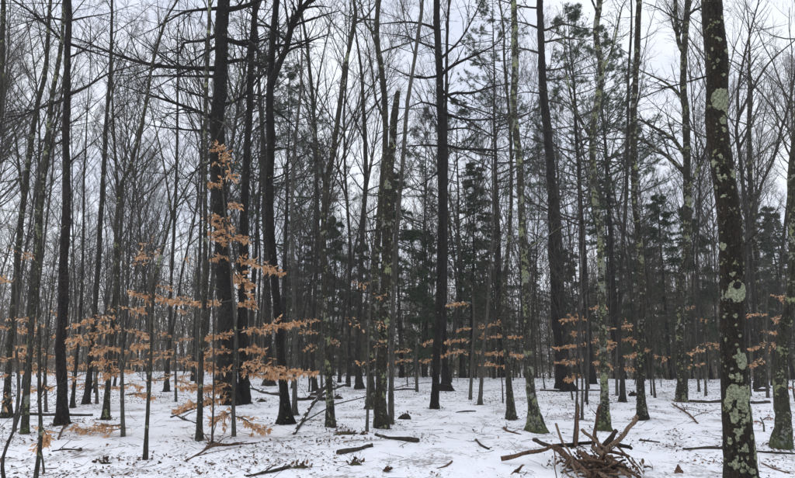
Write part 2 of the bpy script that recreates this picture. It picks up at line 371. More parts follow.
def branch_obj(root, S, D, L, r, rg, mat, style='maple', poly=None, name='branch'):
    """one limb with its side twigs as one mesh"""
    o = np.array(root.location); mb = MB(); nd = []
    if poly is not None:
        e = unit(poly[-1, :3] - poly[-2, :3]); ex = poly[-1].copy(); r_e = poly[-1, 3]
        for q in range(3):
            e = unit(e + rg.normal(size=3) * .14 + [0, 0, .06]); ex = np.append(ex[:3] + e * .38, max(.004, r_e * (.7, .45, .2)[q])); poly = np.vstack([poly, ex])
        A = catmull(poly, .25); P0 = (A[:, :3] - o)[None]; R0 = A[:, 3][None]
        if P0.shape[1] < 4: return None
        L = float(np.linalg.norm(np.diff(P0[0], axis=0), axis=1).sum())
    else:
        n = max(5, int(L / .3)); wn, up = {'maple': (.09, .05), 'dead': (.13, .0), 'pine': (.10, .02), 'sapling': (.08, .06)}[style]
        P0, R0 = grow((np.asarray(S) - o)[None], np.asarray(D)[None], np.array([L]), np.array([r]), n, wn, up, rg)
    mb.tubes(P0, R0, 6 if R0.max() > .02 else 4)
    k2 = max(3, int(L * {'maple': 4.2, 'dead': 6.0, 'pine': 5.5, 'sapling': 4}[style]))
    S2, D2, L2, r2, _ = spawn(P0, R0, k2, .12 if style != 'maple' else .15, .98, .5, 1.15, .34, .55, rg, flat=.45 if style in ('dead', 'pine') else .1)
    P2, R2 = grow(S2, D2, np.minimum(L2, 2.0), np.maximum(r2, .0035), 6, .12, .05 if style != 'dead' else .0, rg)
    mb.tubes(P2, R2, 3)
    S3, D3, L3, r3, _ = spawn(P2, R2, 5 if style != 'dead' else 4, .15, .98, .4, 1.1, .45, .6, rg, flat=.2)
    P3, R3 = grow(S3, D3, np.clip(L3, .12, .7), np.maximum(r3, .0025), 4, .12, .06, rg); mb.tubes(P3, R3, 3)
    mats = [mat]
    if style == 'pine':
        mats.append(M['needle']); tufts(mb, P3, rg, 2, .075, mat=1)
    return mb.build(name, mats, root)
NEED_V = np.array([[0, .05, 0], [0, -.05, 0], [1, 0, 0]]); NEED_T = np.array([[0, 1, 2]])
def tufts(mb, P, rg, per, size, mat=0, n=9, t0=.45, width=1.0, spread=.8):
    M_, k, _ = P.shape; t = rg.uniform(t0, 1, (M_, per)); x = t * (k - 1); i = np.minimum(x.astype(int), k - 2); f = (x - i)[..., None]; m = np.arange(M_)[:, None]
    pos = (P[m, i] * (1 - f) + P[m, i + 1] * f).reshape(-1, 3); tan = unit(P[m, i + 1] - P[m, i]).reshape(-1, 3)
    pos = np.repeat(pos, n, 0); D = unit(np.repeat(tan, n, 0) + rg.normal(size=(len(pos), 3)) * spread)
    X, Y, Z = frames(D, rg)
    V = NEED_V * [1, width, 1]
    add_leaves(mb, pos, X, Y, Z, size * rg.uniform(.7, 1.4, len(pos)), mat, T=V, TT=NEED_T)

WF = .68; BASES = []
def traced_tree(name, label, pts, mat, H=20, style='maple', nb=14, low=.5, branches=(), cat='tree', group='bare trees standing near', depth=None, sides=14,
                flare=.5, rough=.10, seed=0, ds=.09, blen=2.2, top_cut=False, wobble=.28, twig=None, branch_style=None):
    """pts: (px, py, width px) base first; the base pixel finds the ground, the trunk stands at that depth"""
    rg = np.random.default_rng(1000 + seed); base = hit(pts[0][0], pts[0][1]) if depth is None else None
    if depth is not None:
        base = PP(pts[0][0], pts[0][1], depth); base[2] = float(ground_h(base[0], base[1]))
    d = base[1]; root = empty(name, base, label, cat, group)
    path, rad = [base], [pts[0][2] * WF / 2 * d / F_PX]
    for (x, y, wd) in pts[1:]:
        dd = d + rg.normal() * .02 * d * 0 ; p = PP(x, y, dd); p[1] += rg.normal() * .05; path.append(p); rad.append(wd * WF / 2 * d / F_PX)
    path = np.array(path); vis_top = path[-1][2]
    if not top_cut and vis_top < H:
        n = 6; dirv = unit(path[-1] - path[-2]); r1 = rad[-1]; p = path[-1].copy(); st = (H - vis_top) / n
        for i in range(n):
            dirv = unit(dirv * [.85, .85, 1] + rg.normal(size=3) * [.06, .06, 0] + [0, 0, .1]); p = p + dirv * st; path = np.vstack([path, p]); rad.append(max(.012, r1 * (1 - .93 * (i + 1) / n)))
    tr = make_trunk(path, np.array(rad), root, mat, sides, flare, rough, seed, ds, wobble=wobble)
    tw = twig or mat; bs = branch_style or style
    for poly in branches:                # traced limbs: (px, py, width px, depth offset)
        pl = [np.append(PP(q[0], q[1], d + (q[3] if len(q) > 3 else 0)), q[2] * .9 / 2 * d / F_PX) for q in poly]
        k = int(np.clip(np.searchsorted(tr.P[:, 2] + tr.o[2], pl[0][2]), 1, len(tr.P) - 1)); c0 = np.append(tr.P[k] + tr.o, pl[0][3] * 1.25); c0[2] = pl[0][2] + (c0[2] - pl[0][2]) * .5
        pl[0] = c0 if np.linalg.norm(pl[0][:2] - c0[:2]) < tr.R[k] * 1.2 else pl[0]
        if pl[0] is not c0: pl.insert(0, c0)
        branch_obj(root, None, None, None, None, rg, tw, bs, poly=np.array(pl))
    W = tr.P + tr.o; zs = np.linspace(low, .985, nb) * (path[-1][2] - base[2]) + rg.normal(size=nb) * .25
    for z in zs:
        z = float(np.clip(z, .5, tr.P[-1, 2] - .1)); k = int(np.clip(np.searchsorted(tr.P[:, 2], z), 1, len(W) - 1)); a = rg.uniform(0, 6.28)
        tt = z / tr.P[-1, 2]
        el = {'maple': .9, 'dead': .05, 'pine': .12, 'sapling': .7}[style] + rg.normal() * .18
        D = np.array([math.cos(a) * math.cos(el), math.sin(a) * math.cos(el), math.sin(el)])
        ln = blen * (1.25 - .8 * max(0, (tt - low)) / (1.001 - low)) * rg.uniform(.55, 1.3)
        branch_obj(root, W[k], D, ln, max(.006, min(tr.R[k] * .42, .012 + ln * .011)), rg, tw, style)
    ns = 0 if top_cut else (9 if style in ('maple', 'sapling') else 13)
    for z in rg.uniform(.14, .56, ns) * tr.P[-1, 2]:
        k = int(np.clip(np.searchsorted(tr.P[:, 2], z), 1, len(W) - 1)); a = rg.uniform(0, 6.28); el = rg.normal(.35, .35) if style in ('maple', 'sapling') else rg.normal(0, .2); ln = rg.uniform(.3, 1.3) * (1 if style != 'sapling' else .5)
        branch_obj(root, W[k], np.array([math.cos(a) * math.cos(el), math.sin(a) * math.cos(el), math.sin(el)]), ln, max(.004, min(tr.R[k] * .3, .006 + ln * .006)), rg, tw, 'dead' if style == 'pine' else style)
    BASES.append((base[0], base[1], tr.R[1])); tr.root = root; tr.d = d; return tr

G_NEAR = 'trees traced in the foreground and middle ground'
def T(*a, **k):
    k.setdefault('group', G_NEAR); return traced_tree(*a, **k)
# --- right foreground trunk with lichens
nt_ = T('lichened_tree', 'large black wet trunk with round pale lichen rings, nearest tree at right', [(742, 497, 40), (740.5, 470, 39), (735, 350, 34), (731.5, 280, 33.5), (728, 220, 32.5), (724, 168, 32), (721, 120, 31.5), (717.5, 60, 31), (714, 0, 30)],
        M['near'], H=19, nb=16, low=.55, sides=44, rough=.03, wobble=.06, ds=.05, flare=.25, seed=1, blen=3)
for k, (x, y, s, asp, ho) in enumerate([(720, 100, 25, .95, 0), (732, 292, 24, .95, 0), (719, 103, 10, 1.1, 0), (728, 112, 12, .8, 0), (723, 120, 9, 1, 0), (713, 163, 8, 1.1, 0), (730, 176, 9, 1.1, 0), (719, 198, 6, .6, 0), (718, 247, 8, 1.1, 0), (726, 275, 6, .8, 0),
        (731, 316, 4, 1, 0), (723, 317, 3, 1, 0), (740, 361, 15, 1.0, 0), (735, 356, 8, 1, 0), (731, 392, 17, .85, 0), (740, 395, 15, 1.1, 0), (747, 392, 9, 1.5, 0), (727, 402, 8, 1.6, 0), (738, 405, 11, 1.2, 0), (731, 415, 9, 1.5, 0), (748, 410, 6, 1.6, 0), (733, 430, 9, .9, 0), (727, 440, 5, 1.4, 0),
        (751, 440, 7, 2.2, 0), (749, 455, 6, 2, 0), (737, 448, 6, .8, 0), (730, 462, 7, 1.2, 0), (744, 468, 6, .9, 0), (720, 20, 6, .8, 0), (724, 33, 7, 1, 0), (715, 44, 4, 1, 0), (722, 55, 7, .8, 0), (713, 64, 4, 1, 0), (726, 68, 5, 1, 0), (719, 78, 5, .8, 0), (709, 52, 3, 1.2, 0), (711, 70, 3, 1, 0),
        (724, 130, 5, 1.2, 0), (721, 140, 3, 1, 0), (727, 190, 3, 1, 0), (735, 215, 3, 1, 0), (737, 240, 3.5, 1.3, 0), (736, 336, 3, 1, 0), (733, 345, 3, 1, 0), (726, 8, 4, 1, 0), (738, 420, 5, 1, 0), (734, 378, 5, .8, 0)]):
    lichen_patch(nt_, nt_.root, x, y, s, nt_.d, 300 + k, asp, bool(ho))
lr = np.random.default_rng(5)
for k in range(70):
    y = lr.uniform(375, 476) if k < 50 else lr.uniform(0, 370); xc = np.interp(y, [0, 120, 280, 470], [713, 718, 732, 740]); lichen_patch(nt_, nt_.root, xc + lr.uniform(-13, 13), y, lr.uniform(1.6, 4.5), nt_.d, 400 + k, lr.uniform(.8, 1.8))
def knob(tr, px, py, size, d):
    w0 = PP(px, py, d) - tr.o; c, r = surf(tr, np.array([w0[2]]), np.array([4.71])); a = -math.acos(np.clip((w0[0] - c[0, 0]) / r[0], -.95, .95))
    S = np.array([c[0, 0] + r[0] * .9 * math.cos(a), c[0, 1] + r[0] * .9 * math.sin(a), w0[2]]); D = np.array([math.cos(a), math.sin(a), .25])
    mb = MB(); s = size / 2 * d / F_PX; t = np.linspace(0, 1, 5)[:, None]
    mb.tubes(S + D * t * s * 2.2, np.array([s * 1.2, s, s * .95, s * .8, s * .4]), 9, cap=True, rough=.06); mb.build('branch_stub', M['knot'], tr.obj)
knob(nt_, 730, 287, 7, nt_.d)
# --- right edge
T('mossy_tree', 'thick mossy based tree with lichen on the far right edge', [(782, 448, 24), (780, 420, 20), (780, 383, 19), (786, 336, 17), (790, 292, 16), (793, 249, 15), (795, 180, 15), (797, 100, 14), (799, 0, 13)], M['maple_moss'], H=18, nb=14, low=.5, sides=22, flare=.18, seed=2,
  branches=[[(795, 215, 5), (800, 190, 4, -.3), (812, 150, 3, -.6)]], blen=2.5)
# --- centre-right
T('lichened_tree', 'slender trunk spotted green with lichen, bright green flared foot beside the brush pile', [(537, 433, 17), (533, 405, 13), (530, 383, 12), (528, 340, 11), (526, 278, 10.5), (522, 220, 10.5), (519, 168, 10), (515, 110, 10), (514, 72, 10), (514, 0, 9.5)], M['lichen'], H=19, nb=14, low=.5, sides=18, flare=.75, seed=3, blen=2.2)
T('lichened_tree', 'crooked pale trunk coated in lichen standing right behind the brush pile', [(605, 431, 14), (604, 383, 11), (603, 340, 10.5), (602, 263, 10), (600, 225, 10), (594, 197, 10), (592, 139, 9.5), (597, 101, 9), (601, 72, 9), (597, 29, 9), (600, 0, 9)], M['lichen'], H=17, nb=16, low=.5, sides=18, flare=.5, seed=4,
  branches=[[(592, 140, 4), (575, 110, 3, -.2), (566, 70, 2, -.4)], [(601, 72, 4), (612, 50, 3, .2), (620, 15, 2, .4)]])
T('bare_tree', 'straight dark trunk with a few lichen dots right of the crooked lichen tree', [(642, 420, 13), (640, 380, 10), (641, 340, 10), (642, 292, 9.5), (640, 235, 9.5), (634, 197, 9), (633, 110, 9), (634, 87, 9), (640, 0, 8.5)], M['lichen2'], H=20, nb=14, low=.5, seed=5, flare=.4)
T('lichened_tree', 'grey lichened trunk with long limbs sweeping left, left of the nearest trunk', [(681, 402, 15), (681, 375, 13), (682, 358, 12), (681, 292, 11.5), (686, 240, 11), (688, 168, 10.5), (685, 110, 10), (684, 72, 9.5), (688, 0, 9)], M['lichen2'], H=21, nb=14, low=.55, sides=16, flare=.35, seed=6,
  branches=[[(686, 175, 5.5), (668, 157, 4.5, .4), (655, 148, 3.8, .8), (642, 140, 3, 1), (625, 133, 1.8, 1.2)], [(687, 158, 5), (672, 138, 3.8, -.3), (655, 128, 3, -.6), (643, 121, 2.4, -.8)], [(684, 52, 5.5), (679, 43, 5, .1), (676, 20, 4.5, .2), (675, -10, 4, .3)],
            [(685, 100, 4), (668, 84, 3, .6), (650, 75, 2, 1)], [(688, 190, 4), (700, 165, 3.2, -.4), (707, 145, 2.6, -.6), (712, 120, 2, -.8)]])
T('bare_tree', 'thin crooked dark stem left of the tree with bright green foot', [(512, 420, 11), (507, 369, 7.5), (505, 340, 7), (503, 306, 6.5), (507, 263, 6), (510, 220, 5.5), (512, 182, 5), (510, 124, 4.5), (505, 60, 4)], M['maple'], H=13, nb=12, low=.5, seed=7, flare=.5, blen=1.5)
T('pine_tree', 'tall dark brown pine trunk leaning slightly left, centre right of the photo', [(564, 391, 22), (561, 350, 18), (559, 320, 17.5), (556, 278, 17), (553, 220, 15.5), (551, 182, 14), (545, 110, 12), (542, 72, 11.5), (540, 0, 10)], M['pine_clean'], H=24, style='pine', nb=20, low=.62, sides=18, flare=.45, seed=8, blen=2.6, twig=M['twig'], branch_style='pine',
  branches=[[(546, 30, 3), (562, 24, 2.2, .3), (582, 28, 1.2, .6)], [(546, 42, 2.6), (565, 38, 2, -.3), (584, 40, 1, -.6)], [(547, 70, 3), (562, 68, 2, .3), (582, 60, 1, .6)], [(547, 80, 2), (562, 78, 1.5, -.4), (578, 76, .9, -.8)], [(541, 30, 2.5), (520, 22, 1.6, .4), (495, 20, .9, 1)],
            [(542, 55, 2.4), (520, 48, 1.6, -.4), (500, 50, .9, -1)], [(548, 100, 2), (562, 104, 1.4, .2), (575, 112, .8, .4)], [(544, 95, 2), (525, 92, 1.3, -.3), (505, 97, .8, -.6)]])
# --- centre
T('pine_tree', 'straight black pine trunk in the centre with long sinuous dead limbs', [(435, 409, 12), (436, 380, 11), (437, 350, 11.5), (440, 300, 12), (442, 230, 12), (441, 138, 11.5), (440, 87, 11), (438, 40, 10.5), (437, 0, 10)], M['pine'], H=22, style='pine', nb=18, low=.6, sides=16, flare=.35, seed=9, blen=2.4, branch_style='dead',
  branches=[[(443, 98, 4), (455, 93, 3.4, .2), (472, 93, 3, .5), (490, 87, 2.2, .7), (508, 84, 1.2, .9)], [(443, 76, 4), (452, 66, 3.4, -.3), (468, 58, 2.8, -.6), (490, 48, 1.6, -.9)], [(443, 112, 3.4), (458, 118, 2.8, .2), (478, 120, 2.2, .5), (508, 117, 1.1, .8)], [(444, 144, 3.2), (462, 149, 2.6, -.2), (485, 150, 2, -.4), (506, 151, 1.1, -.5)],
            [(436, 30, 3.4), (420, 23, 2.6, .3), (400, 22, 2, .5), (380, 24, 1.2, .8)], [(437, 75, 3), (425, 78, 2.4, -.3), (410, 76, 1.8, -.6), (396, 70, 1, -.8)], [(438, 50, 3.2), (424, 44, 2.6, .4), (405, 36, 1.8, .8), (390, 34, 1, 1)], [(439, 146, 2.6), (422, 145, 2, .4), (403, 147, 1, .8)],
            [(443, 60, 3), (460, 40, 2.4, .3), (475, 14, 1.6, .6), (484, -5, 1, .8)], [(438, 108, 2.6), (422, 102, 2, -.4), (408, 108, 1.2, -.7)], [(444, 132, 2.4), (465, 128, 1.8, .4), (486, 135, 1, .8)], [(443, 88, 3), (458, 104, 2.2, -.3), (474, 110, 1.4, -.5)], [(441, 170, 2), (428, 180, 1.5, .4), (412, 190, .8, .9)]])
T('bare_tree', 'dark flared trunk just behind the straight black centre pine', [(446, 391, 14), (445, 360, 9), (444, 320, 8), (445, 250, 7), (446, 180, 6), (446, 110, 5), (447, 40, 4.5)], M['pine_clean'], H=18, style='maple', nb=12, low=.5, seed=10, flare=.6)
T('dead_snag', 'black broken-topped snag with lichen in the centre left clump', [(381, 428, 18), (380, 400, 16), (383, 350, 16), (385, 300, 16), (387, 240, 15.5), (389, 180, 14), (392, 140, 11.5), (395, 108, 10), (398, 93, 8)], M['lichen2'], style='dead', nb=14, low=.4, sides=16, flare=.3, seed=11, top_cut=True, blen=.9, H=9, group='dead snags')
T('lichened_tree', 'pale grey trunk of the centre left clump behind the broken snag', [(371, 409, 12), (371, 350, 10), (374, 290, 10), (379, 220, 9.5), (385, 150, 9), (385, 101, 8.5), (382, 72, 8.5), (377, 35, 8), (379, 0, 8)], M['maple'], H=19, nb=14, low=.5, seed=12, flare=.4,
  branches=[[(377, 36, 3), (366, 24, 2.3, .3), (360, 0, 1.8, .6)], [(386, 120, 3), (376, 100, 2.5, -.2), (372, 70, 2, -.4), (366, 40, 1.4, -.6)]])
T('bare_tree', 'slim light stem leaning right out of the centre left clump', [(391, 424, 8), (392, 330, 7), (395, 260, 7), (397, 226, 7), (402, 168, 6.5), (407, 110, 6), (415, 58, 5.5), (423, 0, 5)], M['grey'], H=16, nb=12, low=.5, seed=13, flare=.3)
T('bare_tree', 'thin sapling trunk left of the tall centre pine foot', [(480, 405, 5.5), (483, 350, 4.2), (486, 330, 4), (490, 270, 3.6), (493, 220, 3), (492, 160, 2.5)], M['grey'], H=9, nb=12, low=.45, seed=14, blen=1.3, group=G_NEAR)
T('bare_tree', 'dark forked trunk right of the beech leaves, snow at its foot', [(331, 427, 13), (330, 400, 10), (327, 340, 9), (324, 278, 9), (324, 230, 9), (327, 182, 8.5), (332, 159, 8), (340, 105, 7), (345, 70, 6.5), (352, 38, 6), (356, 16, 5.5), (354, 0, 5)], M['maple'], H=16, nb=12, low=.5, seed=15, flare=.45,
  branches=[[(326, 190, 3), (318, 150, 2.5, .2), (311, 120, 2, .4)], [(333, 155, 3), (343, 135, 2.4, -.3), (355, 112, 1.8, -.6), (372, 92, 1, -.8)], [(355, 24, 3), (367, 16, 2.2, .2), (378, 0, 1.6, .5)]])
T('bare_tree', 'slender trunk curving left behind the dark forked trunk', [(315, 392, 9), (312, 345, 6.5), (317, 240, 6.5), (316, 150, 6), (313, 110, 5.5), (308, 52, 5), (302, 15, 4.5)], M['far'], H=19, nb=13, low=.4, seed=16, flare=.4, branches=[[(316, 135, 2.4), (306, 100, 1.9, .4), (298, 60, 1.4, .8)], [(314, 115, 2.4), (320, 70, 1.8, -.4), (330, 25, 1.2, -.8)]])
# --- centre-left big pines
BIGL = [[(213, 69, 6), (190, 68, 4.5, -.3), (153, 65, 4, -.9), (120, 56, 3, -1.2), (95, 46, 1.8, -1.5)], [(213, 76, 4), (190, 76, 2.6, .5), (150, 76, 1.6, 1)], [(214, 122, 5), (200, 112, 4, -.4), (175, 103, 3.2, -.8), (147, 94, 2, -1)], [(217, 33, 4.5), (205, 40, 3.5, .3), (184, 43, 3, .6), (180, 53, 2.6, .8), (170, 50, 1.6, 1)],
        [(217, 8, 4.5), (196, 10, 3.2, -.4), (182, 13, 2.6, -.8), (163, 24, 1.5, -1.2)], [(213, 131, 4), (190, 130, 2.6, .6), (160, 127, 1.4, 1.2)], [(230, 10, 6), (245, 6, 5, -.3), (265, -3, 4, -.6)], [(229, 40, 6), (246, 44, 4.5, .4), (262, 40, 3, .8)], [(228, 62, 5), (245, 60, 3.5, -.4), (258, 66, 2, -.8)],
        [(214, 45, 4), (202, 55, 2.5, -.6), (188, 64, 1.4, -1)], [(226, 108, 5), (240, 98, 3.6, -.5), (258, 80, 2.6, -.8), (270, 66, 1.6, -1)], [(213, 160, 3), (200, 168, 2, .5), (185, 178, 1.2, 1)], [(214, 100, 3), (196, 94, 2, .8), (178, 86, 1.2, 1.4)]]
T('pine_tree', 'biggest dark pine behind the orange beech leaves, limbs reaching left', [(232, 405, 26), (230, 380, 22), (228, 350, 21), (225, 290, 21), (221, 230, 21), (219, 180, 21), (218, 138, 21), (220, 70, 20), (223, 0, 19)], M['pine'], H=23, style='pine', nb=18, low=.66, sides=20, flare=.35, seed=17, branches=BIGL, blen=2.6, branch_style='dead')
T('pine_tree', 'second dark pine close on the right of the biggest pine', [(243, 404, 18), (243, 370, 14.5), (243, 330, 14), (244, 250, 14), (246, 180, 10.5), (248, 138, 10), (250, 80, 9.5), (252, 43, 9), (256, 0, 8.5)], M['pine'], H=22, style='pine', nb=18, low=.6, sides=16, flare=.35, seed=18, blen=2.2, branch_style='pine',
  branches=[[(249, 60, 3), (262, 66, 2.2, .5), (280, 64, 1.2, 1)], [(250, 95, 2.6), (264, 96, 1.8, .5), (282, 104, 1, 1)], [(252, 25, 3), (266, 26, 2.2, -.4), (284, 34, 1.2, -.8)]])
T('pine_tree', 'forked dark pine whose right limb bends outward, right of the beech leaves', [(286, 424, 17), (284, 400, 13), (281, 358, 12.5), (278, 310, 12.5), (274, 270, 13), (270, 220, 13.5), (270, 138, 12.5), (270, 80, 11), (272, 40, 10), (277, 0, 9.5)], M['pine'], H=22, style='pine', nb=16, low=.62, sides=18, flare=.4, seed=19, blen=2.3, branch_style='dead',
  branches=[[(271, 85, 8), (280, 62, 7.5, -.2), (287, 46, 7, -.3), (291, 28, 7, -.4), (300, 12, 6.5, -.5), (313, -4, 6, -.7)], [(274, 110, 3), (290, 122, 2, .4), (304, 138, 1, .8)], [(288, 45, 3), (300, 42, 2, -.6), (316, 36, 1, -.8)], [(267, 60, 3), (256, 46, 2, .5), (244, 36, 1.2, 1)], [(266, 120, 2.6), (254, 130, 1.8, -.4), (240, 140, 1, -.8)], [(274, 180, 2.4), (288, 172, 1.6, .5), (300, 156, 1, 1)], [(270, 150, 2.4), (284, 148, 1.6, -.5), (298, 152, 1, -1)]])
T('bare_tree', 'thin straight trunk in front and left of the biggest pine', [(199, 441, 9), (200, 420, 7.5), (202, 358, 7), (204, 290, 6.8), (205, 220, 6.5), (205, 150, 6.2), (207, 70, 6), (208, 0, 5.5)], M['maple'], H=15, nb=14, low=.55, seed=20, flare=.3, blen=1.6)
T('bare_tree', 'slim pole hiding close behind the forked pine foot', [(294, 415, 7), (295, 360, 6), (294, 290, 5.5), (292, 220, 5), (295, 150, 4.5), (300, 100, 4)], M['grey'], H=12, nb=10, low=.5, seed=21, blen=1.4)
T('pine_tree', 'thick dark far trunk between the biggest pine and the forked pine', [(270, 386, 15), (269, 360, 12), (268, 320, 11), (266, 250, 9), (264, 180, 8)], M['far'], H=19, style='pine', nb=14, low=.6, seed=22, flare=.3)
# --- left
T('pine_tree', 'tall reddish dark pine trunk standing alone near the left', [(61, 425, 17), (62, 395, 14), (63, 345, 13.5), (64, 290, 13), (65, 240, 11.5), (66, 180, 10.5), (66, 110, 10), (68, 50, 9.5), (69, 0, 9)], bark('reddish_pine_bark', (.0048, .0034, .0032), (.023, .0165, .015), .05, 0, 9), H=22, style='pine', nb=16, low=.66, sides=18, flare=.3, seed=23, blen=2.4, branch_style='dead',  # reddish bark, with missing frontal shade worked into its dark tones
  branches=[[(64, 42, 3.4), (50, 28, 2.8, -.3), (30, 11, 2.2, -.7), (8, -3, 1.6, -1)], [(63, 99, 3.4), (45, 106, 2.6, .3), (26, 114, 2.2, .6), (2, 124, 1.5, 1)], [(70, 96, 3.6), (86, 87, 2.8, -.3), (107, 74, 2, -.7), (125, 68, 1.2, -1)], [(71, 45, 3), (90, 51, 2.2, .3), (116, 59, 1.2, .8)], [(71, 22, 2.4), (86, 17, 1.8, -.4), (105, 14, 1, -.8)],
            [(70, 60, 2.4), (84, 50, 1.6, .4), (98, 36, 1, .8)], [(64, 20, 2.6), (45, 18, 1.8, .3), (20, 24, 1.2, .7)], [(68, 165, 2.2), (84, 150, 1.6, .4), (100, 136, 1, .8)], [(63, 140, 2), (45, 150, 1.4, .4), (28, 158, .8, .8)]])
T('bare_tree', 'greenish leaning trunk at the left, next to the near sapling', [(25, 434, 10), (28, 380, 8.5), (30, 340, 8.5), (37, 260, 8.5), (41, 210, 8), (46, 155, 7.5), (52, 100, 7), (60, 45, 6), (65, 0, 5.5)], M['maple_moss'], H=16, nb=14, low=.5, seed=24, flare=.3, blen=1.9)
T('bare_tree', 'grey trunk leaning right close to the left edge of the photo', [(6, 418, 12), (8, 380, 8.5), (13, 307, 8.5), (20, 235, 8), (26, 182, 7.5), (35, 116, 7), (44, 70, 6), (52, 10, 5)], M['maple'], H=17, nb=14, low=.5, seed=25, flare=.4, branches=[[(24, 200, 4), (20, 175, 3.4, .3), (16, 140, 2.6, .6)]])
T('bare_tree', 'trunk cut off by the left edge, rising into the top left corner', [(-14, 428, 12), (-10, 330, 10.5), (-6, 220, 9), (-2, 130, 8), (2, 70, 7.5), (4, 0, 7)], M['maple'], H=17, nb=12, low=.5, seed=26)
T('bare_tree', 'forked grey tree whose upper stem bends right, left middle ground', [(105, 420, 9), (108, 375, 7), (111, 340, 6.5), (115, 280, 6.5), (118, 230, 6.5), (119, 185, 6), (130, 165, 5), (145, 110, 4.6), (153, 66, 4.2), (168, 23, 3.6), (177, 0, 3.2)], M['maple'], H=14, nb=12, low=.5, seed=27, flare=.4, branches=[[(118, 195, 3.4), (116, 165, 3, .2), (113, 120, 2.6, .4), (112, 70, 2, .6)]], blen=1.5)
T('bare_tree', 'straight grey trunk between the reddish pine and the bent forked tree', [(86, 404, 10), (90, 369, 7.5), (93, 320, 7), (97, 250, 6.5), (102, 190, 6.2), (105, 120, 5.5), (110, 72, 5), (114, 20, 4)], M['far'], H=18, nb=14, low=.45, seed=28, flare=.4)
T('bare_tree', 'thin leaning pole just right of the reddish pine', [(72, 408, 5), (77, 350, 4), (80, 300, 4), (83, 240, 3.5), (85, 180, 3)], M['far'], H=11, nb=10, low=.45, seed=29, blen=1.3)
T('bare_tree', 'thin dark pole right of the left hand beech leaves', [(166, 392, 6), (169, 340, 4.8), (171, 300, 4.5), (174, 220, 4.2), (177, 140, 3.6), (178, 60, 3)], M['far'], H=15, nb=12, low=.4, seed=30)
T('sapling_tree', 'slender sapling in the left foreground forking in a wide V', [(145, 460, 6), (148, 400, 4.6), (150, 358, 4.2), (157, 285, 4), (165, 248, 3.8), (174, 211, 3.2), (187, 188, 2.8), (200, 165, 2.2), (213, 143, 1.6)], M['maple'], H=6.2, nb=8, low=.5, seed=31, blen=.9, flare=.3, style='sapling', branches=[[(172, 218, 2.6), (168, 190, 2.4, .1), (163, 160, 2, .2), (156, 130, 1.6, .3), (150, 105, 1.1, .3)]], group='foreground saplings')
T('sapling_tree', 'nearest left sapling rising from the bottom edge with a side shoot', [(34, 492, 6), (36, 440, 5.2), (38, 400, 5), (37, 340, 4.2), (36, 290, 3.6), (39, 230, 2.8), (41, 180, 2)], M['maple'], H=5.2, nb=8, low=.45, seed=32, blen=.8, flare=.2, style='sapling', branches=[[(38, 402, 3), (42, 390, 2.6, .05), (46, 370, 2.2, .1), (48, 330, 1.8, .15), (52, 290, 1.3, .2)]], group='foreground saplings')
T('sapling_tree', 'bent leaning sapling stem at the bottom left corner', [(4, 484, 4.5), (10, 455, 3.8), (18, 420, 3.4), (24, 395, 3), (28, 360, 2.6), (30, 310, 2)], M['twig'], H=4.4, nb=6, low=.5, seed=33, blen=.6, flare=.2, style='sapling', group='foreground saplings')
T('sapling_tree', 'thin whip of a sapling left of the beech sapling foot', [(212, 444, 3), (213, 400, 2.4), (214, 340, 2.2), (212, 280, 1.8), (210, 230, 1.2)], M['twig'], H=4, nb=7, low=.4, seed=34, blen=.7, flare=.2, style='sapling', group='foreground saplings')
T('sapling_tree', 'tall thin stem rising through the left of the brush pile', [(574, 448, 4.6), (577, 400, 3.4), (578, 360, 3), (580, 300, 2.6), (579, 230, 2.2), (582, 150, 1.6)], M['twig'], H=5.4, nb=9, low=.5, seed=35, blen=.8, flare=.2, style='sapling', group='foreground saplings')
T('sapling_tree', 'slim stem behind the brush pile, between pine and lichen tree', [(582, 420, 4), (582, 380, 3.2), (580, 340, 3), (583, 260, 2.5), (588, 200, 1.8)], M['grey'], H=6, nb=9, low=.45, seed=36, blen=.9, flare=.2, style='sapling', group='foreground saplings')
T('bare_tree', 'dark trunk at the snow line left of the straight lichen dotted tree', [(623, 402, 9), (621, 370, 6.5), (620, 330, 6), (622, 260, 5.5), (626, 180, 5), (628, 80, 4)], M['far'], H=16, nb=12, low=.45, seed=37)
T('bare_tree', 'leaning slim tree behind the nearest trunk, curving up to the right', [(748, 396, 7), (746, 330, 5), (745, 260, 5), (752, 215, 4.8), (762, 186, 4.5), (773, 160, 4.2), (782, 130, 3.8), (790, 100, 3.4), (800, 40, 2.8)], M['far'], H=14, nb=12, low=.5, seed=38, blen=2)
T('bare_tree', 'slim curving tree seen just right of the nearest trunk', [(757, 389, 8), (755, 330, 6), (748, 240, 5.5), (740, 160, 5), (737, 125, 4.6), (750, 95, 4.2), (768, 64, 3.6), (795, 40, 2.6)], M['far'], H=15, nb=11, low=.5, seed=39, blen=2.4,
  branches=[[(738, 120, 3.6), (738, 90, 3.2, .3), (744, 58, 2.6, .6), (752, 25, 2, .8), (759, 0, 1.5, 1)], [(739, 150, 3), (748, 130, 2.4, -.5), (752, 100, 1.8, -.9), (750, 70, 1.2, -1.2)]])
T('bare_tree', 'grey lichened trunk half hidden between nearest trunk and mossy edge tree', [(764, 388, 11), (760, 340, 9), (757, 290, 8.5), (754, 240, 8), (751, 190, 7), (748, 130, 6)], M['lichen2'], H=16, nb=12, low=.5, seed=40)
T('bare_tree', 'pale grey trunk at the snow line right of the dark forked trunk', [(359, 389, 10), (358, 350, 8), (360, 300, 7.5), (362, 240, 7), (366, 170, 6.5), (363, 100, 5.5)], M['far'], H=17, nb=12, low=.45, seed=41)

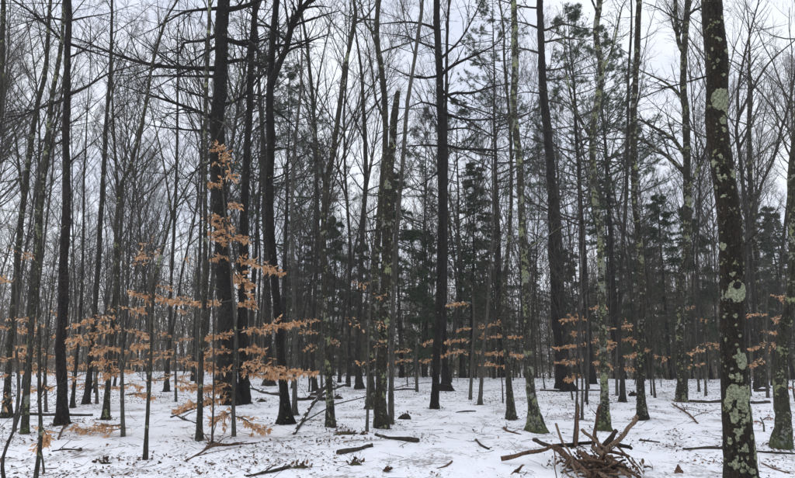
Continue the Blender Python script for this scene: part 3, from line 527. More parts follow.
# ------------------------------------------------------------------ beech saplings that keep their orange leaves
LEAF_MESH = []
for k in range(5):
    mb = MB(); rk = np.random.default_rng(900 + k); Vv = LEAF_V.copy(); Vv[:, 2] += [(-.8, .4, -1.2, .7, -.3)[k] * (x - .2) ** 2 for x in Vv[:, 0]]; Vv[1:7, 1] *= rk.uniform(.75, 1.2)
    mb.add(Vv, tris=LEAF_T); LEAF_MESH.append(mb.mesh('leaf', M['leaf'], smooth=False))
BEECH_G = 'beech saplings holding orange leaves'
def beech(label, stem, branches, seed, dens=1.0, single=0, depth=None, size=.085, mat=None, leafmat='leaf', name='beech_sapling', cat='sapling', group=BEECH_G, twl=.26):
    rg = np.random.default_rng(4000 + seed); b = hit(*stem[0][:2]) if depth is None else PP(stem[0][0], stem[0][1], depth)
    b[2] = float(ground_h(b[0], b[1])); d = b[1]; root = empty(name, b, label, cat, group)
    path = [b]; rad = [stem[0][2] / 2 * d / F_PX]
    for q in stem[1:]:
        p = PP(q[0], q[1], d); p[1] += rg.normal() * .05; path.append(p); rad.append(max(.004, q[2] / 2 * d / F_PX))
    make_trunk(np.array(path), np.array(rad), root, mat or M['grey'], 8, .2, .03, seed, ds=.15, name='stem')
    rest = MB(); nrest = 0; cand = []
    for bi, br in enumerate(branches):
        dz = rg.uniform(-.5, .5) * (abs(br[-1][0] - br[0][0]) / 60 + .2) * d / 10; n = len(br)
        pl = np.array([np.append(PP(q[0], q[1], d + dz * i / (n - 1)), (.009 - .006 * i / (n - 1)) * (1 + .03 * d)) for i, q in enumerate(br)])
        A = catmull(pl, .12); P0 = (A[:, :3] - b)[None]; R0 = A[:, 3][None]; L = np.linalg.norm(np.diff(P0[0], axis=0), axis=1).sum()
        mb = MB(); mb.tubes(P0, R0, 4)
        S2, D2, L2, r2, _ = spawn(P0, R0, max(6, int(L * 34 * dens)), .08, 1, .6, 1.3, 0, .6, rg, flat=.9, abslen=twl)
        D2[:, 2] *= .45; P2, R2 = grow(S2, D2, L2 * 1.1, np.maximum(r2, .002), 4, .10, -.01, rg); mb.tubes(P2, R2, 3)
        bo = mb.build('branch', mat or M['grey'], root)
        k = 9; t = rg.uniform(.05, 1.0, (len(P2), k)); x = t * 3; i = np.minimum(x.astype(int), 2); f = (x - i)[..., None]; m_ = np.arange(len(P2))[:, None]
        pos = (P2[m_, i] * (1 - f) + P2[m_, i + 1] * f).reshape(-1, 3); tan = np.repeat(unit(P2[:, -1] - P2[:, 0]), k, 0)
        kp = rg.random(len(pos)) < min(1, .8 * dens + .2); pos = pos[kp]; tan = tan[kp]
        D = unit(tan * .8 + rg.normal(size=pos.shape) * [.6, .6, .25] + np.array([0, 0, -.4])); X, Y, Z = frames(D, rg, rg.normal(size=pos.shape) * .6 + [0, -.3, 1]); sz = .56 * size * rg.uniform(.6, 1.45, len(pos))
        for q in range(len(pos)):
            cand.append((sz[q], bo, pos[q], X[q], Y[q], Z[q]))
    cand.sort(key=lambda c: -c[0])
    for (s, bo, p, X, Y, Z) in cand[:single]:
        o = bpy.data.objects.new('leaf', LEAF_MESH[int(rg.integers(5))]); C.objects.link(o); o.parent = bo
        mm = np.eye(4); mm[:3, 0] = X * s; mm[:3, 1] = Y * s; mm[:3, 2] = Z * s; mm[:3, 3] = p; o.matrix_local = Matrix(mm.tolist())
    rest_l = cand[single:]
    if rest_l:
        a = [np.array([c[i] for c in rest_l]) for i in range(6) if i != 1]
        add_leaves(rest, a[1], a[2], a[3], a[4], a[0], curl=rg.normal(size=len(rest_l)) * .9)
        o = rest.build('leaves', M[leafmat], root, smooth=False); o['kind'] = 'stuff'
    return root
beech('beech sapling with the fullest tiers of orange leaves before the biggest pine', [(234, 437, 4), (233, 400, 3.6), (235, 360, 3.4), (236, 330, 3), (233, 290, 2.8), (229, 250, 2.4), (225, 210, 2), (221, 165, 1.4)],
    [[(229, 250), (222, 240), (212, 232)], [(228, 240), (236, 236), (246, 240)], [(226, 222), (220, 216), (213, 214)], [(225, 210), (230, 205), (236, 206)], [(223, 190), (218, 184), (214, 186)], [(223, 180), (228, 175), (231, 178)], [(221, 168), (220, 156), (219, 146)], [(230, 262), (250, 262), (266, 268), (279, 273)], [(231, 268), (240, 280), (247, 288)],
     [(233, 300), (215, 303), (190, 302), (160, 298), (132, 292)], [(234, 305), (242, 303), (252, 296)], [(236, 330), (255, 329), (280, 325), (302, 323)], [(236, 336), (222, 335), (206, 338)], [(235, 350), (250, 348), (262, 352)], [(235, 352), (222, 350), (208, 354)], [(235, 360), (255, 364), (280, 370), (312, 373)], [(235, 366), (252, 374), (275, 376), (290, 378)],
     [(234, 372), (220, 370), (200, 362)], [(234, 382), (220, 386), (206, 388)], [(234, 398), (215, 400), (195, 404), (177, 410)], [(234, 412), (222, 416), (214, 424)], [(234, 416), (246, 420), (256, 428), (268, 430)], [(233, 392), (205, 388), (182, 388)], [(228, 232), (222, 226), (216, 224)], [(230, 256), (222, 256), (214, 258)]], 1, 1.0, single=300, size=.115)
beech('beech sapling with orange tiers between reddish pine and V forked sapling', [(123, 437, 4), (123, 377, 3.4), (122, 340, 3), (124, 290, 2.6), (126, 240, 2)],
    [[(122, 322), (105, 318), (88, 320), (72, 326)], [(122, 330), (100, 332), (84, 337), (70, 340)], [(122, 330), (134, 331), (147, 337)], [(122, 346), (108, 349), (94, 354)], [(122, 350), (135, 346), (144, 345)], [(122, 362), (110, 360), (98, 364)], [(122, 362), (132, 362), (142, 360)], [(123, 385), (132, 384), (140, 388)], [(123, 372), (112, 374), (104, 378)], [(123, 425), (110, 426), (94, 430), (72, 428)], [(123, 428), (115, 430), (103, 433)], [(124, 310), (134, 308), (140, 312)], [(125, 270), (135, 258), (142, 254)], [(125, 395), (140, 394), (152, 398)]], 2, .8, size=.105)
beech('beech sapling with sparse orange leaves at the left edge', [(14, 432, 3.5), (16, 390, 3), (14, 340, 2.6), (16, 290, 2), (15, 245, 1.4)],
    [[(15, 362), (4, 358), (-8, 358)], [(15, 358), (28, 362), (46, 374)], [(15, 376), (2, 374), (-8, 378)], [(15, 330), (4, 326), (-6, 328)], [(15, 318), (24, 318), (34, 324)], [(15, 252), (22, 252), (27, 256)], [(15, 285), (6, 280), (-2, 276)], [(16, 395), (8, 398), (0, 402)], [(15, 345), (24, 348), (34, 346)]], 3, .7, size=.1)
beech('tiny beech shoot with a few big leaves beside the nearest left sapling', [(44, 474, 2), (44, 460, 1.8), (42, 440, 1.6), (40, 415, 1.4), (42, 390, 1)], [[(42, 438), (46, 439), (50, 444)], [(42, 440), (38, 444), (35, 449)], [(41, 425), (45, 432), (47, 438)], [(42, 392), (46, 386), (49, 388)]], 4, .5, single=40, size=.10, twl=.10)
beech('beech sapling with orange layers left of the tall centre pine, by thin sapling', [(470, 400, 3.4), (472, 360, 2.8), (474, 320, 2.4), (472, 285, 1.6)],
    [[(473, 328), (485, 326), (499, 322)], [(473, 328), (466, 328), (458, 330)], [(473, 338), (490, 336), (520, 337)], [(472, 340), (460, 340), (446, 342)], [(472, 350), (455, 352), (442, 356)], [(472, 352), (498, 353), (524, 356)], [(473, 304), (462, 303), (448, 305)], [(473, 365), (485, 364), (502, 366)]], 5, .75, size=.115)
beech('beech sapling spreading orange leaves low behind the black centre pine', [(417, 392, 3), (416, 360, 2.6), (417, 335, 2)], [[(416, 350), (400, 351), (383, 352)], [(416, 345), (428, 342), (438, 340)], [(416, 358), (402, 360), (388, 364)], [(416, 362), (428, 360), (436, 358)]], 6, .7, size=.11)
beech('beech sapling with orange leaves across the foot of the leaning pine', [(586, 402, 3.4), (587, 370, 3), (588, 330, 2.4), (586, 295, 1.6)],
    [[(587, 320), (574, 318), (562, 320)], [(587, 310), (596, 306), (606, 308)], [(587, 345), (572, 346), (556, 348)], [(587, 342), (600, 340), (612, 342)], [(587, 358), (570, 362), (556, 362)], [(587, 362), (600, 362), (610, 366)], [(587, 374), (576, 378), (566, 380)], [(588, 333), (580, 331), (572, 334)]], 7, .8, size=.115)
beech('beech sapling with orange leaves right of the crooked lichen tree', [(617, 396, 3), (616, 360, 2.6), (617, 330, 2)], [[(617, 328), (624, 325), (632, 325)], [(616, 338), (626, 339), (636, 342)], [(616, 345), (606, 348), (598, 352)], [(616, 355), (628, 356), (640, 352)], [(616, 365), (625, 368), (634, 370)], [(616, 330), (610, 328), (604, 330)]], 8, .7, size=.115)
beech('beech sapling with sparse orange leaves by the mossy edge tree', [(768, 398, 3), (767, 360, 2.4), (766, 320, 1.8), (768, 290, 1.2)], [[(767, 316), (758, 314), (750, 316)], [(767, 318), (774, 318), (780, 322)], [(767, 345), (758, 346), (750, 349)], [(767, 342), (774, 344), (780, 348)], [(767, 360), (758, 362), (752, 366)], [(767, 330), (775, 332), (784, 334)], [(768, 296), (778, 296), (786, 300)]], 9, .7, size=.11)
beech('beech sapling with scattered pale leaves against the centre left clump', [(367, 432, 3), (368, 400, 2.6), (368, 360, 2.2), (370, 300, 1.8), (372, 270, 1.2)], [[(369, 330), (360, 326), (350, 322)], [(370, 300), (376, 296), (380, 298)], [(369, 320), (375, 322), (382, 326)], [(369, 340), (376, 342), (383, 348)], [(371, 285), (366, 282), (362, 284)], [(368, 365), (362, 362), (356, 362)]], 10, .45, size=.085)
beech('beech sapling with leaves low behind the forked pine', [(322, 396, 2.6), (321, 360, 2.2), (322, 320, 1.6)], [[(321, 332), (310, 331), (300, 333)], [(321, 345), (312, 346), (304, 350)], [(321, 340), (330, 340), (338, 344)], [(322, 322), (314, 320), (308, 322)]], 11, .6, size=.11)
beech('thin beech shoot with a few leaves right of the straight dotted tree', [(655, 398, 2.4), (654, 370, 2), (655, 345, 1.4)], [[(654, 350), (648, 349), (642, 352)], [(654, 356), (660, 356), (666, 360)]], 12, .6, size=.11)
beech('thin beech shoot with a few leaves left of the nearest trunk', [(699, 392, 2.4), (697, 350, 2), (695, 305, 1.2)], [[(696, 312), (692, 308), (688, 310)], [(696, 320), (702, 318), (706, 322)], [(697, 345), (704, 344), (710, 348)]], 13, .4, size=.10)
beech('red leaved bramble sprig on the snow by the mossy edge tree', [(764, 432, 1.6), (763, 424, 1.4), (762, 418, 1)], [[(763, 424), (758, 421), (754, 422)], [(763, 420), (768, 417), (771, 419)]], 14, .6, size=.05, leafmat='red', name='bramble_sprig', cat='plant', group='red leaved sprigs', twl=.08)
beech('red leaved sprig right at the edge behind the mossy tree', [(796, 402, 2), (794, 392, 1.6), (793, 380, 1)], [[(794, 390), (789, 387), (785, 388)], [(793, 383), (798, 380), (803, 382)]], 15, .7, size=.085, leafmat='red', name='bramble_sprig', cat='plant', group='red leaved sprigs', twl=.15)
beech('high orange leaf spray behind the thin left pole and grey trunks', [(148, 396, 2.6), (148, 340, 2.4), (150, 270, 2), (152, 225, 1.4)], [[(150, 262), (156, 254), (160, 250)], [(151, 245), (146, 242), (142, 244)], [(149, 285), (160, 286), (172, 290)], [(149, 330), (158, 332), (168, 336)], [(149, 350), (160, 352), (172, 352)]], 16, .6, size=.12)
beech('orange leaved sapling far behind the biggest pine', [(196, 390, 2.6), (196, 350, 2.4), (197, 300, 2), (196, 250, 1.4)], [[(196, 340), (186, 338), (178, 342)], [(196, 355), (184, 358), (172, 362)], [(196, 262), (190, 258), (186, 260)], [(196, 310), (188, 312), (178, 310)], [(196, 375), (184, 376), (176, 380)]], 17, .6, size=.12)

beech('wide low orange leaved sapling between the left edge and the reddish pine', [(46, 412, 2.8), (46, 370, 2.4), (47, 330, 2), (46, 290, 1.4)], [[(46, 330), (34, 328), (20, 332)], [(46, 336), (58, 336), (70, 340)], [(46, 350), (30, 352), (12, 356)], [(46, 354), (58, 356), (72, 360)], [(46, 366), (34, 370), (22, 372)], [(46, 372), (60, 374), (76, 378)], [(46, 386), (36, 390), (26, 392)], [(47, 315), (56, 312), (64, 314)]], 21, .7, size=.125)
beech('wide low orange leaved sapling behind the straight grey trunk on the left', [(97, 404, 2.8), (97, 370, 2.4), (98, 340, 2), (97, 318, 1.4)], [[(97, 345), (84, 344), (70, 348)], [(97, 350), (112, 350), (128, 352)], [(97, 362), (82, 366), (66, 368)], [(97, 366), (114, 370), (132, 372)], [(97, 380), (84, 384), (72, 386)], [(97, 384), (112, 388), (126, 388)], [(98, 328), (110, 326), (122, 330)]], 22, .7, size=.125)
beech('small orange leaved sapling behind the V forked sapling', [(176, 402, 2.6), (176, 370, 2.2), (175, 345, 1.6)], [[(176, 356), (164, 356), (150, 360)], [(176, 360), (188, 362), (200, 366)], [(176, 374), (162, 378), (148, 380)], [(176, 380), (188, 384), (196, 386)]], 23, .6, size=.125)
beech('sparse orange leaved sapling right of the grey lichened trunk', [(706, 396, 2.4), (705, 365, 2), (706, 335, 1.4)], [[(705, 350), (698, 350), (690, 354)], [(705, 344), (712, 344), (718, 348)], [(705, 362), (697, 364), (690, 368)]], 24, .5, size=.12)

# ------------------------------------------------------------------ background trees: prototypes, then copies
def bare_proto(seed, H, r, k1, spread, low, k2=7, k3=6, up=.10, fork=False):
    rg = np.random.default_rng(7000 + seed); root = empty('bare_tree', (0, 0, 0), 'x', 'tree'); n = 12
    P = [np.zeros(3)]; d = np.array([0, 0, 1.0])
    for i in range(n - 1): d = unit(d + rg.normal(size=3) * [.055, .055, 0] + [0, 0, .05]); P.append(P[-1] + d * H / (n - 1))
    P = np.array(P); R = r * (1 - .93 * np.linspace(0, 1, n) ** 1.15)
    make_trunk(P, R * .52, root, M['far'], 9, .4, .05, seed, ds=.5)
    mb = MB(); Pt = P[None]; Rt = R[None]
    S, D, L, rr, _ = spawn(Pt, Rt, k1, low, .99, .45, .95, spread, .42, rg)
    P1, R1 = grow(S, D, L, np.maximum(rr, .012), 8, .10, up, rg); mb.tubes(P1, R1, 4)
    S, D, L, rr, _ = spawn(P1, R1, k2, .2, .98, .4, 1.0, .42, .55, rg); P2, R2 = grow(S, D, L, np.maximum(rr, .006), 6, .11, up * .8, rg); mb.tubes(P2, R2, 3)
    S, D, L, rr, _ = spawn(P2, R2, k3, .15, .98, .4, 1.0, .5, .6, rg); P3, R3 = grow(S, D, np.maximum(L, .2), np.maximum(rr, .0045), 4, .12, .08, rg); mb.tubes(P3, R3, 3)
    if r > .07:
        S, D, L, rr, _ = spawn(P3, R3, 2, .2, .95, .4, 1.0, .55, .7, rg); P4, R4 = grow(S, D, np.maximum(L, .2), np.maximum(rr, .0036), 3, .12, .08, rg); mb.tubes(P4, R4, 3)
    mb.build('crown', M['crown_twig'], root); return root
def conifer_proto(seed, H, r, low, kind):
    rg = np.random.default_rng(8000 + seed); root = empty(kind + '_tree', (0, 0, 0), 'x', 'tree'); n = 10
    P = np.column_stack([rg.normal(size=n) * .03, rg.normal(size=n) * .03, np.linspace(0, H, n)]); R = r * (1 - .93 * np.linspace(0, 1, n)); make_trunk(P, R, root, M['pine_clean'], 9, .3, .04, seed, ds=.6)
    nb = int((H * (1 - low)) * (6.0 if kind == 'hemlock' else 4.2)); t = low + (1 - low) * (np.arange(nb) + rg.random(nb)) / nb; a = rg.uniform(0, 6.28, nb)
    pos = np.stack([np.interp(t, np.linspace(0, 1, n), P[:, 0]), np.interp(t, np.linspace(0, 1, n), P[:, 1]), t * H], -1)
    el = rg.normal(size=nb) * .15 + (-.05 if kind == 'hemlock' else .18 + .35 * (t - .5)); rel = (t - low) / (1 - low)
    mlen = {'hemlock': H * .26, 'pine': H * .19}[kind]; ln = mlen * ((1.05 - rel) if kind == 'hemlock' else np.minimum(1, 1.5 * (1.05 - rel))) * rg.uniform(.55, 1.15, nb) + .25
    D = np.stack([np.cos(a) * np.cos(el), np.sin(a) * np.cos(el), np.sin(el)], -1); bm = MB(); fm = MB()
    P1, R1 = grow(pos, D, ln, .006 + .011 * ln, 7, .07, -.02 if kind == 'hemlock' else .05, rg); bm.tubes(P1, R1, 4)
    if kind == 'hemlock':
        S, D2, L2, r2, _ = spawn(P1, R1, 16, .12, 1, .7, 1.25, .30, .5, rg, flat=.8); P2, R2 = grow(S, D2, np.clip(L2, .15, 1.2), np.maximum(r2, .003), 5, .08, -.06, rg); bm.tubes(P2, R2, 3)
        tufts(fm, P2, rg, 7, .15, n=7, t0=.05, width=1.7, spread=.8); tufts(fm, P1, rg, 8, .16, n=6, t0=.3, width=1.5, spread=.8)
    else:
        S, D2, L2, r2, _ = spawn(P1, R1, 8, .35, 1, .4, 1.0, .30, .5, rg, flat=.4); P2, R2 = grow(S, D2, np.clip(L2, .2, 1.3), np.maximum(r2, .004), 5, .1, .08, rg); bm.tubes(P2, R2, 3)
        S, D3, L3, r3, _ = spawn(P2, R2, 4, .3, 1, .4, .9, .4, .6, rg); P3, R3 = grow(S, D3, np.clip(L3, .12, .5), np.maximum(r3, .003), 3, .1, .1, rg); bm.tubes(P3, R3, 3)
        tufts(fm, P3, rg, 4, .13, n=8, t0=.05, width=.8, spread=1.0)
        # dead lower limbs
        S, D4, L4, r4, _ = spawn(P[None], R[None], 26, .18, low + .05, 1.2, 1.6, 0, .25, rg, abslen=1.6); P4, R4 = grow(S, D4, L4, np.clip(r4, .006, .02), 6, .14, .0, rg); bm.tubes(P4, R4, 3)
        S, D5, L5, r5, _ = spawn(P4, R4, 6, .2, 1, .5, 1.1, .35, .6, rg); P5, R5 = grow(S, D5, L5, np.maximum(r5, .003), 4, .14, 0, rg); bm.tubes(P5, R5, 3)
    bm.build('branches', M['twig'], root); fo = fm.build('foliage', M['needle'], root, smooth=False); return root
BARE = [bare_proto(0, 20, .14, 26, .20, .34), bare_proto(1, 23, .18, 28, .22, .42), bare_proto(2, 17, .10, 24, .17, .3), bare_proto(3, 21, .15, 24, .26, .36, up=.06), bare_proto(4, 14, .075, 22, .16, .25), bare_proto(5, 24, .20, 30, .20, .45), bare_proto(6, 18, .11, 26, .22, .28, up=.14)]
POLE = [bare_proto(20, 6.5, .035, 18, .20, .2, 5, 4), bare_proto(21, 9, .05, 20, .18, .22, 6, 4), bare_proto(22, 4.2, .022, 14, .25, .2, 5, 3)]
HEM = [conifer_proto(0, 11, .12, .10, 'hemlock'), conifer_proto(1, 8, .09, .06, 'hemlock'), conifer_proto(2, 14, .15, .14, 'hemlock')]
PINE = [conifer_proto(10, 22, .2, .45, 'pine'), conifer_proto(11, 19, .17, .38, 'pine')]
used = set()
def place(proto, x, y, label, group, s=1.0, rz=None, tilt=.03, cat='tree'):
    if proto.name in used: o = copy_tree(proto)
    else: used.add(proto.name); o = proto
    o.location = (x, y, float(ground_h(x, y)) - .04); o.scale = (s, s, s * float(rng.uniform(.92, 1.1)))
    o.rotation_euler = (float(rng.normal() * tilt), float(rng.normal() * tilt), float(rng.uniform(0, 6.28)) if rz is None else rz); tag(o, label, cat, group); return o
def at(px, d):
    p = PP(px, HOR, d); return float(p[0]), d
# evergreens one can tell apart
for i, (k, px, d, s, lb) in enumerate([(0, 402, 31, .95, 'young dark green hemlock right of the centre left clump'), (1, 424, 36, 1.0, 'small hemlock left of the straight black centre pine'), (2, 470, 34, .95, 'bushy hemlock with spreading tiers right of the black centre pine'), (0, 494, 42, 1.0, 'hemlock behind the thin crooked dark stem'),
        (1, 332, 40, 1.25, 'hemlock low behind the dark forked trunk'), (0, 306, 46, 1.1, 'hemlock low behind the forked pine'), (2, 668, 33, .8, 'hemlock filling the gap right of the straight lichen dotted tree'), (0, 708, 38, 1.1, 'hemlock left behind the nearest trunk'), (2, 762, 40, .85, 'full hemlock between the nearest trunk and the mossy edge tree'),
        (1, 640, 41, 1.2, 'hemlock behind the straight lichen dotted tree'), (0, 790, 42, 1.15, 'hemlock behind the mossy edge tree'), (1, 578, 44, 1.2, 'hemlock behind the leaning pine'), (2, 612, 36, .85, 'hemlock behind the crooked lichen tree'), (1, 358, 52, 1.4, 'far hemlock behind the centre left clump'), (2, 535, 54, .9, 'far hemlock right of the green footed tree'), ]):
    x, y = at(px, d); place(HEM[k], x, y, lb, 'hemlocks in the middle woods', s)
for i, (k, px, d, s, lb) in enumerate([(1, 590, 25, .95, 'tall pine with needle crown behind the crooked lichen tree'), (0, 617, 30, .9, 'tall pine with dark needles left of the straight lichen dotted tree'), (0, 500, 33, .95, 'tall pine with airy crown behind the tree with bright green foot'), (1, 283, 30, .9, 'tall pine with needle tufts between second pine and forked pine'), (1, 462, 37, 1.0, 'tall pine close behind the black centre pine'),
        (0, 250, 37, .9, 'tall pine behind the biggest pine'), (1, 648, 43, 1.0, 'far tall pine right of the straight lichen dotted tree'), (0, 565, 46, 1.0, 'far tall pine behind the leaning pine'), (1, 308, 48, 1.0, 'far tall pine right of the forked pine'), (0, 425, 48, 1.0, 'far tall pine left of the black centre pine')]):
    x, y = at(px, d); place(PINE[k], x, y, lb, 'tall pines in the middle woods', s, tilt=.012)
# bare trees behind the snow line, each one its own thing; the labels name the stretch of wood they stand in
def zone(px):
    return ['at the left edge', 'behind the reddish pine', 'behind the left beech leaves', 'behind the biggest pine', 'behind the forked pine', 'behind the centre left clump', 'behind the black centre pine', 'behind the leaning pine', 'behind the crooked lichen tree', 'behind the nearest trunk', 'at the right edge', 'outside'][int(np.clip(np.searchsorted([30, 90, 190, 260, 335, 410, 520, 580, 670, 765, 820], px), 0, 11))]
cnt = 0; pts = []; bl = []; sl = []
for tries in range(6000):
    if cnt >= 168: break
    d = 23 + 47 * rng.random() ** 1.1; px = rng.uniform(-110, 905)
    if d < 29 and px > 90 and rng.random() < .6: continue
    if px > 380 and rng.random() < .25: continue
    x, y = at(px, d)
    if any((x - a) ** 2 + (y - b) ** 2 < 1.6 for a, b in pts): continue
    pts.append((x, y)); cnt += 1; far = 'nearer' if d < 36 else ('middle' if d < 50 else 'farther')
    bl.append((far, zone(px), px, place(BARE[int(rng.integers(len(BARE)))], x, y, f'bare grey trunk in the {far} woods {zone(px)}', f'bare trees, {far} woods, {zone(px)}', float(rng.uniform(.78, 1.1)), tilt=.045)))
cnt = 0
for tries in range(3000):
    if cnt >= 135: break
    d = 17 + 33 * rng.random(); px = rng.uniform(-80, 880)
    if d < 22 and rng.random() < .5: continue
    if px > 330 and rng.random() < .25: continue
    x, y = at(px, d)
    if any((x - a) ** 2 + (y - b) ** 2 < .5 for a, b in pts): continue
    pts.append((x, y)); cnt += 1; far = 'nearer' if d < 29 else 'farther'; lb = f'thin leafless understory sapling in the {far} woods {zone(px)}'
    o = place(POLE[int(rng.integers(3))], x, y, lb, f'understory saplings, {far}, {zone(px)}', float(rng.uniform(.7, 1.25)), tilt=.07, cat='sapling'); o.name = 'understory_sapling'; sl.append((far, zone(px), px, o))
ORD = 'first second third fourth fifth sixth seventh eighth ninth tenth eleventh twelfth thirteenth fourteenth fifteenth sixteenth seventeenth eighteenth nineteenth twentieth'.split()
for lst, what in ((bl, 'bare grey trunk'), (sl, 'thin leafless sapling')):
    for key in sorted({(a[0], a[1]) for a in lst}):
        mem = sorted([a for a in lst if (a[0], a[1]) == key], key=lambda a: a[2])
        for i, a in enumerate(mem): a[3]['label'] = f'{ORD[min(i, 19)]} {what} from the left in the {key[0]} woods {key[1]}'
# the far wood that reads as one mass
def far_woods():
    rg = np.random.default_rng(55); mb = MB(); fm = MB()
    base = []
    for s in range(4):
        H = 20; n = 5; P = np.column_stack([np.cumsum(rg.normal(size=n) * .25), np.cumsum(rg.normal(size=n) * .25), np.linspace(-.3, H, n)])[None]; R = (.16 * (1 - .9 * np.linspace(0, 1, n)))[None]
        m1 = MB(); m1.tubes(P, R, 5); S, D, L, r, _ = spawn(P, R, 22, .2, .98, .5, 1.1, .22, .4, rg); P1, R1 = grow(S, D, L, np.maximum(r, .02), 4, .12, .1, rg); m1.tubes(P1, R1, 3)
        S, D, L, r, _ = spawn(P1, R1, 6, .15, 1, .4, 1, .5, .6, rg); P2, R2 = grow(S, D, L, np.maximum(r, .012), 3, .12, .08, rg); m1.tubes(P2, R2, 3)
        base.append((np.vstack(m1.v), np.vstack(m1.q)))
    for i in range(330):
        d = rg.uniform(62, 150); px = rg.uniform(-160, 950); x, y = at(px, d); v, q = base[i % 4]; a = rg.uniform(0, 6.28); s = rg.uniform(.75, 1.15); c, sn = math.cos(a), math.sin(a)
        W = v * s; W = np.stack([W[:, 0] * c - W[:, 1] * sn + x, W[:, 0] * sn + W[:, 1] * c + y, W[:, 2] + float(ground_h(x, y))], -1); mb.add(W, q)
    n = 2600; d = 52 + 110 * rg.random(n); px = rg.uniform(-170, 965, n); x = (px - CX) / F_PX * d / .985; hgt = rg.uniform(3, 15, n); g = ground_h(x, d)
    S = np.stack([x, d, g - .2], -1); D = np.stack([rg.normal(size=n) * .07, rg.normal(size=n) * .07, np.ones(n)], -1); P, R = grow(S, D, hgt, rg.uniform(.02, .075, n), 4, .04, .02, rg); mb.tubes(P, R, 3)
    n = 90000; d = 50 + 115 * rg.random(n) ** 1.1; px = rg.uniform(-170, 965, n); x = (px - CX) / F_PX * d / .985; z = ground_h(x, d) + .1 + 13 * rg.random(n) ** 1.7
    X, Y, Z = frames(rg.normal(size=(n, 3)) + [0, 0, .5], rg); add_leaves(mb, np.stack([x, d, z], -1), X, Y, Z, rg.uniform(.8, 2.0, n), T=NEED_V * [1, .55, 1], TT=NEED_T)
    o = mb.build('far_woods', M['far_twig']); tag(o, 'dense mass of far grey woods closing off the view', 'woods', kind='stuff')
    n = 40; m2 = MB()
    for i in range(n):
        d = rg.uniform(60, 140); px = rg.uniform(230, 950); x, y = at(px, d); H = rg.uniform(9, 20); g = float(ground_h(x, y)); k = 700; t = rg.random(k) ** .8; rad = H * .17 * (1.03 - t) * np.sqrt(rg.random(k)) + .1; a = rg.uniform(0, 6.28, k)
        pos = np.stack([x + rad * np.cos(a), y + rad * np.sin(a), g + .06 * H + t * H * .94], -1); D = np.stack([np.cos(a), np.sin(a), rg.normal(size=k) * .4 - .2], -1); X, Y, Z = frames(D, rg)
        add_leaves(m2, pos, X, Y, Z, rg.uniform(.4, .9, k), T=NEED_V * [1, 5, 1], TT=NEED_T)
    o = m2.build('far_evergreens', M['needle'], smooth=False); tag(o, 'dark mass of far evergreens behind the middle and right woods', 'woods', kind='stuff')
far_woods()
def brush():
    rg = np.random.default_rng(56); mb = MB(); n = 1000; d = 27 + 33 * rg.random(n); px = rg.uniform(-120, 915, n); x = (px - CX) / F_PX * d / .985
    S = np.stack([x, d, ground_h(x, d) - .05], -1); D = np.stack([rg.normal(size=n) * .16, rg.normal(size=n) * .16, np.ones(n)], -1)
    P, R = grow(S, D, rg.uniform(.8, 5.5, n), rg.uniform(.006, .02, n), 6, .07, .03, rg); mb.tubes(P, R, 3)
    S, D, L, r, _ = spawn(P, R, 9, .2, .98, .5, 1.2, .3, .5, rg); P2, R2 = grow(S, D, L, np.maximum(r, .0035), 5, .13, .04, rg); mb.tubes(P2, R2, 3)
    S, D, L, r, _ = spawn(P2, R2, 3, .2, .95, .4, 1.1, .45, .7, rg); P3, R3 = grow(S, D, L, np.maximum(r, .003), 3, .1, .04, rg); mb.tubes(P3, R3, 3)
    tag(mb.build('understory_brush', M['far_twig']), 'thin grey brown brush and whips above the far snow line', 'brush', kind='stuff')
brush()

# ------------------------------------------------------------------ things lying on the snow
def log(name, label, pix, mat, rg, cat='log', group='fallen wood on the snow', snow=True, lift=.0, twigs=0, sides=9, rough=.06, cap=True):
    """pix: (px, py, width px[, height above the snow]) along the ground"""
    W = []
    for q in pix:
        p = hit(q[0], q[1]); r = q[2] / 2 * p[1] / F_PX; h = q[3] if len(q) > 3 else 0.0
        W.append(np.array([p[0], p[1], p[2] + r * .55 + h, r]))
    W = np.array(W); root = empty(name, [W[0, 0], W[0, 1], float(ground_h(W[0, 0], W[0, 1]))], label, cat, group); o = np.array(root.location)
    A = catmull(W, .12); P = A[:, :3] - o; P[:, 2] = P[:, 2] + rg.normal(size=len(P)) * A[:, 3] * .12; P[:, :2] += rg.normal(size=(len(P), 2)) * A[:, 3:4] * .12
    mb = MB(); mb.tubes(P, A[:, 3], sides, cap=True, rough=rough); mb.build('trunk' if cat == 'log' else 'stem', mat, root)
    if snow:
        m2 = MB(); L = len(P); s0 = 0
        while s0 < L - 3:
            ln = int(rg.integers(4, 10)); seg = slice(s0, min(L, s0 + ln)); Ps = P[seg].copy(); Rs = A[seg, 3]
            if len(Ps) >= 4:
                Ps[:, 2] += Rs * .62; e = np.sin(np.linspace(0.12, math.pi - .12, len(Ps))) ** .5; m2 = MB(); m2.tubes(Ps, Rs * .62 * e, 7, rough=.08); m2.build('snow_cap', M['snowcap'], root)
            s0 += ln + int(rg.integers(1, 7))
    if twigs:
        S, D, Ln, r, _ = spawn(P[None], A[None, :, 3], twigs, .1, .98, .5, 1.2, .35, .45, rg)
        D[:, 2] = np.abs(D[:, 2]) * .5; P2, R2 = grow(S, D, Ln, np.maximum(r, .003), 6, .15, -.02, rg)
        S, D, Ln, r, _ = spawn(P2, R2, 3, .2, .95, .5, 1, .4, .6, rg); P3, R3 = grow(S, D, Ln, np.maximum(r, .002), 4, .12, 0, rg)
        for k in range(len(P2)):
            m3 = MB(); m3.tubes(P2[k:k + 1], R2[k:k + 1], 4); m3.tubes(P3[k * 3:k * 3 + 3], R3[k * 3:k * 3 + 3], 3); m3.build('twig', mat, root)
    return root
lg = np.random.default_rng(31)
